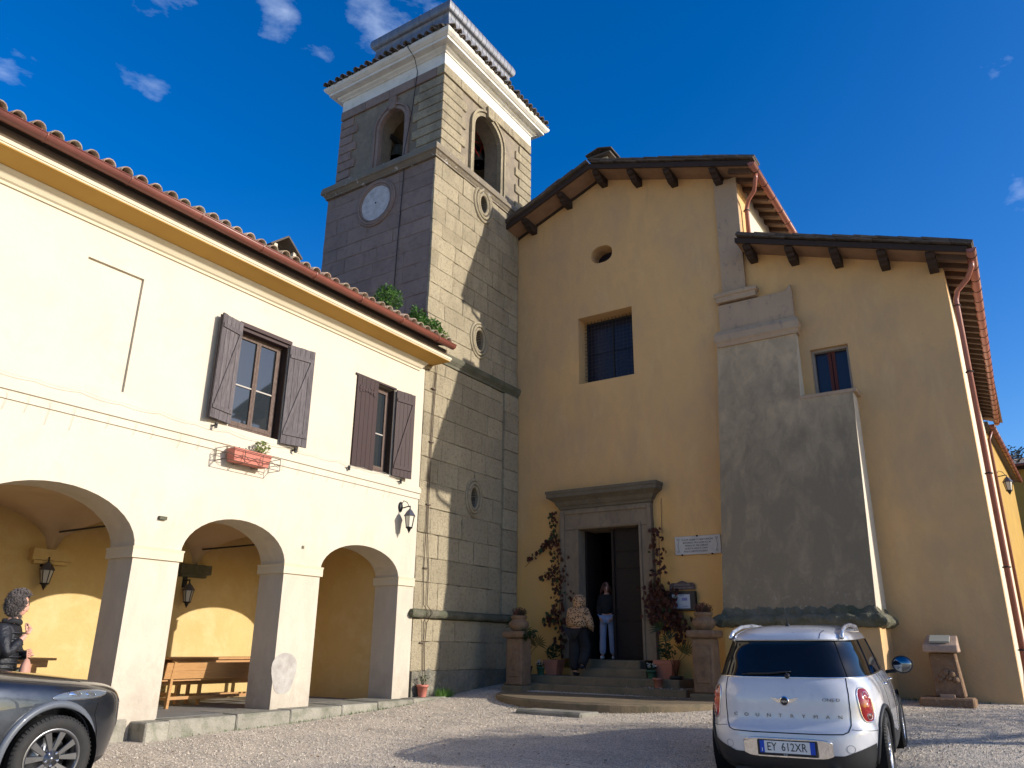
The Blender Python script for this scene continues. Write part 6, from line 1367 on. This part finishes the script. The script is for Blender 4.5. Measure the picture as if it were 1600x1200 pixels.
def head_geo(parent, c, r=1.0, ang=0, skin=SKIN, glasses=False):
    """head facing local -Y turned by ang about z; c = centre"""
    b = B(); n = 22; v = []; prof = []
    for j in range(19):
        ph = -pi / 2 + pi * j / 18; z = .125 * sin(ph)
        for k in range(n):
            a = 2 * pi * k / n; rx = .077 * cos(ph) ** .85 if cos(ph) > 0 else 0; ry = .098 * max(0, cos(ph)) ** .85
            x, y = rx * cos(a), ry * sin(a); zz = z
            if z < -.02: x *= 1 - 1.6 * (-.02 - z); y = y * (1 - 1.2 * (-.02 - z)) - (.012 if sin(a) < 0 else -.0) * min(1, (-.02 - z) * 20)
            if sin(a) < 0:   # face: brow, eye sockets, nose bridge, lips, chin
                fr = -sin(a); 
                if abs(z - .018) < .02 and .018 < abs(x) < .052: y += .008 * fr
                if abs(x) < .016 and -.05 < z < .02: y -= (.02 - z) / .07 * .020
                if abs(x) < .024 and abs(z + .068) < .012: y -= .006
                if abs(x) < .03 and abs(z + .10) < .016: y -= .007
            v.append((x, y, zz))
    b.add(v, [(j * n + k, j * n + (k + 1) % n, (j + 1) * n + (k + 1) % n, (j + 1) * n + k) for j in range(18) for k in range(n)], 0, True)
    M = Matrix.Translation(c) @ Matrix.Rotation(ang, 4, 'Z') @ Matrix.Scale(r, 4)
    def put(bb, nm, mt, par): me = bb.mesh(nm, mt); me.transform(M); o = bpy.data.objects.new(nm, me); COL.objects.link(o); o.parent = par; return o
    h = put(b, 'head', skin, parent)
    e = B()
    for s in (-1, 1): e.lathe([(.001, -.011), (.008, -.008), (.011, 0), (.008, .008), (.001, .011)], (s * .031, -.083, .018), 10)
    put(e, 'eyes', mat('eye', (.12, .09, .08), None, rough=.2), h)
    put(B().box(-.024, .024, -.1015, -.094, -.072, -.064), 'lips', mat('lips', (.35, .10, .09), None, rough=.5), h)
    for s in (-1, 1): put(B().lathe([(.001, -.006), (.022, -.003), (.026, .004), (.012, .006)], (s * .078, .008, -.005), 12, 'X', sy=1.5), 'ear', skin, h)
    if glasses:
        g = B()
        for s in (-1, 1): g.tube([(s * .033 + .024 * cos(a), -.104, .014 + .020 * sin(a)) for a in [2 * pi * k / 18 for k in range(18)]], .0022, 5, closed=True).tube([(s * .057, -.102, .018), (s * .080, -.05, .02), (s * .082, .01, .012)], .002, 4)
        g.tube([(-.01, -.106, .018), (.01, -.106, .018)], .002, 4); put(g, 'glasses', mat('thin_dark_frame', (.08, .05, .05), None, rough=.3), h)
    return h, M
def curls(parent, M, n, s, region, mt, name='hair', mode='curly'):
    b = B()
    for _ in range(n):
        while True:
            d = Vector((RND.gauss(0, 1), RND.gauss(0, 1), RND.gauss(0, 1))).normalized()
            if region(d): break
        p = Vector((d.x * .092, d.y * .112, d.z * .135 + .01))
        if mode == 'curly':
            R0 = RND.uniform(.010, .019) * s; q = p * RND.uniform(.92, 1.25); ax = Vector((RND.gauss(0, 1), RND.gauss(0, 1), RND.gauss(0, 1))).normalized(); u = ax.orthogonal().normalized(); w = ax.cross(u)
            b.tube([q + R0 * (cos(a) * u + sin(a) * w) + ax * R0 * a * .25 for a in [k * 1.0 for k in range(7)]], .0038 * s, 4)
        else:
            q = p; L = RND.uniform(.16, .27); pts = [q]
            for k in range(4): q = q + Vector((p.x * .18, abs(p.y) * .1 * (1 if p.y > 0 else .2), -L / 4 + (.03 if k == 0 else 0))); pts.append(q.copy())
            b.tube(pts, [.006, .009, .009, .008, .004], 4)
    me = b.mesh(name, mt); me.transform(M); o = bpy.data.objects.new(name, me); COL.objects.link(o); o.parent = parent; return o
def hand(parent, wrist, direction, palm_n, s=1.0, curl=.9, side=1, name='hand'):
    """palm + five bent fingers of unequal length; direction = along the fingers, palm_n = out of the palm"""
    d = Vector(direction).normalized(); nrm = Vector(palm_n); nrm = (nrm - d * nrm.dot(d)).normalized(); l = d.cross(nrm).normalized() * side; w = Vector(wrist)
    J = {'p0': (w, (.024 * s, .018 * s)), 'p1': (w + d * .05 * s, (.038 * s, .016 * s)), 'p2': (w + d * .085 * s, (.038 * s, .014 * s))}; E_ = [('p0', 'p1'), ('p1', 'p2')]
    b_ = skin_mesh(J, E_, name, SKIN, parent, 2)
    for i, (off, L) in enumerate(((-.029, .066), (-.010, .076), (.010, .070), (.028, .055))):
        p = w + (d * .075 + l * off) * s; seg = L * s / 3 * 1.15; a = 0; Jf = {'a': (p, .0098 * s)}; q = p; Ef = []; pr = 'a'
        for k in range(3):
            a += curl * (.55 + .35 * k / 2); dd = d * cos(a) + nrm * sin(a); q = q + dd * seg * (1.15 - .12 * k); nm = 'bcd'[k]; Jf[nm] = (q, (.0092 - .001 * k) * s); Ef.append((pr, nm)); pr = nm
        skin_mesh(Jf, Ef, 'finger', SKIN, b_, 2)
    p = w + (d * .022 - l * .026) * s; q1 = p + (d * .030 - l * .022 + nrm * .012) * s; q2 = q1 + (d * .026 - l * .004 + nrm * .014) * s; q3 = q2 + (d * .018 + l * .006 + nrm * .010) * s
    skin_mesh({'a': (p, .0125 * s), 'b': (q1, .0115 * s), 'c': (q2, .010 * s), 'd': (q3, .0085 * s)}, [('a', 'b'), ('b', 'c'), ('c', 'd')], 'thumb', SKIN, b_, 2)
    return b_
# base body (skin) shared pose description -> clothes are the same skeleton, thicker
def V3(*a): return Vector(a)

# 1) curly grey-haired person behind the SUV (local frame: facing +Y = towards the tower)
p1 = thing('person', 'grey-haired person with glasses in a black quilted jacket standing behind the slate SUV', 'person', (-9.98, 4.60, .12), rad(-40))
p1.scale = (1.04,) * 3
bj = {'pel': ((0, 0, .96), (.15, .12)), 'sp': ((0, .0, 1.14), (.14, .11)), 'ch': ((0, -.01, 1.32), (.155, .115)), 'nk0': ((0, 0, 1.44), (.07, .065)), 'nk': ((0, .03, 1.52), .048), 'hd': ((0, .05, 1.58), .045),
      'sR': ((.17, -.01, 1.39), .055), 'eR': ((.24, .10, 1.13), .042), 'wR': ((.05, .235, 1.30), .028), 'sL': ((-.17, -.01, 1.39), .055), 'eL': ((-.25, .06, 1.12), .042), 'wL': ((-.09, .24, 1.12), .028),
      'hR': ((.09, 0, .90), .085), 'kR': ((.10, .03, .50), .058), 'aR': ((.10, -.02, .09), .038), 'tR': ((.11, .12, .035), .035), 'hL': ((-.09, 0, .90), .085), 'kL': ((-.10, -.02, .50), .058), 'aL': ((-.10, -.06, .09), .038), 'tL': ((-.11, .08, .035), .035)}
BE = [('pel', 'sp'), ('sp', 'ch'), ('ch', 'nk0'), ('nk0', 'nk'), ('nk', 'hd'), ('ch', 'sR'), ('sR', 'eR'), ('eR', 'wR'), ('ch', 'sL'), ('sL', 'eL'), ('eL', 'wL'), ('pel', 'hR'), ('hR', 'kR'), ('kR', 'aR'), ('aR', 'tR'), ('pel', 'hL'), ('hL', 'kL'), ('kL', 'aL'), ('aL', 'tL')]
bjo = dict(bj); bj = dict(bj); bj['wR'] = ((.02, .19, 1.34), .028); bj['eR'] = ((.23, .08, 1.12), .042)
skin_mesh(bj, BE, 'body', SKIN, p1)
def clothes(bj, keys, edges, grow, name, mt, parent, over={}, sub=2):
    J = {}
    for k in keys:
        r = bj[k][1]; r = (r, r) if isinstance(r, (int, float)) else r; g = over.get(k, grow); g = (g, g) if isinstance(g, (int, float)) else g
        J[k] = (bj[k][0], (r[0] + g[0], r[1] + g[1]))
    return skin_mesh(J, edges, name, mt, parent, sub)
JE = [('pel', 'sp'), ('sp', 'ch'), ('ch', 'nk0'), ('ch', 'sR'), ('sR', 'eR'), ('eR', 'wR'), ('ch', 'sL'), ('sL', 'eL'), ('eL', 'wL')]
bj1 = dict(bj); bj1['wR'] = ((.07, .165, 1.285), .03); bj1['hem'] = ((0, 0, .84), (.16, .13))
jk = clothes(bj1, ['hem', 'pel', 'sp', 'ch', 'nk0', 'sR', 'eR', 'wR', 'sL', 'eL', 'wL'], [('hem', 'pel')] + JE, .035, 'jacket', BLKJ, p1, {'pel': (.05, .05), 'ch': .045, 'wR': .018, 'wL': .02, 'eR': .032, 'eL': .032})
for k in range(8):      # stitched quilting rolls
    z = .92 + k * .062; rx, ry = .205 - .004 * k, .172 - .002 * k
    B().tube([(rx * cos(a), ry * sin(a), z) for a in [2 * pi * q / 28 for q in range(28)]], .010, 6, closed=True).build('quilt_roll', BLKJ, jk, local=True)
clothes(bj, ['pel', 'hR', 'kR', 'aR', 'hL', 'kL', 'aL'], [('pel', 'hR'), ('hR', 'kR'), ('kR', 'aR'), ('pel', 'hL'), ('hL', 'kL'), ('kL', 'aL')], .02, 'trousers', mat('olive_trousers', (.10, .10, .08), None, rough=.9), p1)
B().tube([(.075 * cos(a), .02 + .075 * sin(a), 1.47 + .012 * sin(3 * a)) for a in [2 * pi * k / 18 for k in range(18)]], .03, 8, closed=True).build('scarf', BLKF, p1, local=True)
h1, M1 = head_geo(p1, (0, .045, 1.655), 1.0, pi + rad(12), glasses=True)
curls(h1, M1, 2600, .62, lambda d: not (d.y < -.25 and -.9 < d.z < .55 and abs(d.x) < .75), HAIRG)
hc = B().lathe([(.001, -.10), (.07, -.085), (.098, -.02), (.10, .04), (.08, .095), (.04, .125), (.001, .132)], (0, .022, .012), 20); me = hc.mesh('hair_cap', HAIRG); me.transform(M1); o = bpy.data.objects.new('hair_cap', me); COL.objects.link(o); o.parent = h1
hand(p1, (.02, .195, 1.34), (-.45, .10, .8), (-.3, -1, 0), 1.0, .75, -1)
hand(p1, (-.09, .245, 1.12), (.9, .25, .1), (0, -1, .1), 1.0, .5, 1)
bagm = mat('tan_leather_bag', (.42, .22, .16), None, rough=.6)
bg_ = thing('shoulder_bag', 'tan leather bag held in front of the person behind the SUV', 'bag', (-9.98, 4.60, .12), rad(-40)); bg_.scale = p1.scale
B().lathe([(.001, 0), (.07, .01), (.085, .06), (.07, .16), (.035, .22), (.01, .23)], (.10, .265, .86), 14, sy=.7).build('bag_body', bagm, bg_, local=True)
B().tube([(.09, .265, 1.08), (.10, .25, 1.18), (.11, .265, 1.08)], .008, 5).build('strap', bagm, bg_, local=True)

# 2) person in hooded leopard-print fleece climbing the steps (local facing +Y = towards the door)
p2 = thing('person', 'person seen from behind in a hooded leopard-print fleece and black trousers, climbing the church steps', 'person', (-8.60, 15.68, .865), rad(-8))
b2 = dict(bjo); b2.update({'sp': ((0, .03, 1.12), (.15, .12)), 'ch': ((0, .05, 1.27), (.17, .13)), 'nk0': ((0, .07, 1.38), (.075, .07)), 'nk': ((0, .09, 1.45), .05), 'hd': ((0, .10, 1.50), .045),
  'sR': ((.18, .04, 1.32), .058), 'eR': ((.27, .10, 1.06), .045), 'wR': ((.20, .26, .98), .03), 'sL': ((-.18, .04, 1.32), .058), 'eL': ((-.28, .08, 1.06), .045), 'wL': ((-.21, .24, .97), .03),
  'kR': ((.12, .16, .56), .058), 'aR': ((.12, -.04, .20), .038), 'tR': ((.13, .05, .15), .033), 'kL': ((-.09, .0, .50), .058), 'aL': ((-.09, .0, .09), .038), 'tL': ((-.10, .14, .035), .035)})
skin_mesh(b2, BE, 'body', SKIN, p2)
fl = clothes(b2, ['pel', 'sp', 'ch', 'nk0', 'sR', 'eR', 'wR', 'sL', 'eL', 'wL'], JE, .07, 'fleece', LEO, p2, {'pel': (.10, .08), 'sp': (.11, .08), 'ch': (.085, .07), 'eR': .055, 'eL': .055, 'wR': .03, 'wL': .03, 'nk0': .05})
B().lathe([(.001, -.17), (.09, -.16), (.135, -.09), (.15, -.0), (.148, .06), (.125, .12), (.07, .16), (.001, .17)], (0, .085, 1.545), 24, sy=1.02).build('hood', LEO, p2, local=True)
B().tube([(.125 * cos(a), .06 + .10 * sin(a), 1.39) for a in [2 * pi * k / 18 for k in range(18)]], .035, 8, closed=True).build('hood_fold', LEO, p2, local=True)
head_geo(p2, (0, .13, 1.54), .95, pi)
clothes(b2, ['pel', 'hR', 'kR', 'aR', 'hL', 'kL', 'aL'], [('pel', 'hR'), ('hR', 'kR'), ('kR', 'aR'), ('pel', 'hL'), ('hL', 'kL'), ('kL', 'aL')], .05, 'trousers', BLKF, p2, {'aR': .075, 'aL': .09, 'kR': .07, 'kL': .075})
for sx, (ax_, ay_, az_2) in ((1, (.12, -.06, .20)), (-1, (-.09, .0, .06))):
    skin_mesh({'a': ((ax_, ay_ - .04, az_2), .042), 'b': ((ax_, ay_ + .05, az_2 - .02), .045), 'c': ((ax_ + .01 * sx, ay_ + .16, az_2 - .025), .035)}, [('a', 'b'), ('b', 'c')], 'shoe', BLKF, p2)
hand(p2, (.20, .26, .98), (-.3, .9, 0), (-.8, 0, -.4), .95, .7, 1); hand(p2, (-.21, .24, .97), (.3, .9, 0), (.8, 0, -.4), .95, .7, -1)

# 3) person standing in the doorway in jeans, turned towards the other (faces -Y, head to the left)
p3 = thing('person', 'person with auburn hair, black top and pale jeans standing in the half-open church doorway', 'person', (-8.50, 16.95, 1.20), pi + rad(14))
b3 = dict(bjo); b3.update({'sR': ((.155, 0, 1.37), .05), 'eR': ((.20, .0, 1.10), .04), 'wR': ((.14, .14, .93), .027), 'sL': ((-.155, 0, 1.37), .05), 'eL': ((-.21, -.01, 1.10), .04), 'wL': ((-.15, .12, .92), .027), 'kR': ((.11, .02, .50), .058), 'aR': ((.13, -.02, .09), .036), 'tR': ((.15, .10, .035), .033), 'kL': ((-.10, .0, .50), .058), 'aL': ((-.12, -.02, .09), .036), 'tL': ((-.13, .11, .035), .033)})
skin_mesh(b3, BE, 'body', SKIN, p3)
clothes(b3, ['pel', 'sp', 'ch', 'nk0', 'sR', 'eR', 'wR', 'sL', 'eL', 'wL'], JE, .03, 'jumper', BLKF, p3, {'pel': (.06, .055), 'sp': .045})
clothes(b3, ['pel', 'hR', 'kR', 'aR', 'hL', 'kL', 'aL'], [('pel', 'hR'), ('hR', 'kR'), ('kR', 'aR'), ('pel', 'hL'), ('hL', 'kL'), ('kL', 'aL')], .016, 'jeans', JEAN, p3, {'aR': .05, 'aL': .05, 'kR': .022, 'kL': .022, 'pel': .015})
for sx in (1, -1): skin_mesh({'a': ((sx * .125, -.05, .045), .042), 'b': ((sx * .13, .05, .04), .042), 'c': ((sx * .14, .14, .035), .032)}, [('a', 'b'), ('b', 'c')], 'shoe', WHT, p3)
h3, M3 = head_geo(p3, (0, .05, 1.60), .97, pi + rad(18))
curls(h3, M3, 150, 1, lambda d: d.z > -.1 and not (d.y < -.2 and d.z < .45), HAIRR, mode='long')
hc = B().lathe([(.001, -.06), (.06, -.05), (.084, 0), (.088, .04), (.075, .095), (.04, .125), (.001, .132)], (0, .022, .006), 18); me = hc.mesh('hair_cap', HAIRR); me.transform(M3); o = bpy.data.objects.new('hair_cap', me); COL.objects.link(o); o.parent = h3
hand(p3, (.14, .14, .93), (-.3, .5, -.6), (-.8, -.2, 0), .93, .5, 1); hand(p3, (-.15, .12, .92), (.3, .5, -.6), (.8, -.2, 0), .93, .5, -1)

# ============================================================ GROUPS OF REPEATS
GROUPS = {'wall_lantern': 'black wall lanterns', 'wooden_bench': 'pine benches in the arcade', 'wooden_table': 'pine tables in the arcade', 'potted_plant': 'pots along the church steps', 'stone_pedestal': 'stone pedestals flanking the steps',
          'stone_urn': 'stone urns on the pedestals', 'heather_plant': 'heather in the urns', 'climbing_creeper': 'creepers beside the church door', 'church_bell': 'bells in the belfry', 'roof_plant': 'plants on the arcade roof', 'parked_car': 'parked cars'}
for o in list(scene.objects):
    if o.parent is None and 'category' in o and 'group' not in o:
        g = GROUPS.get(o.name.split('.')[0])
        if g: o['group'] = g
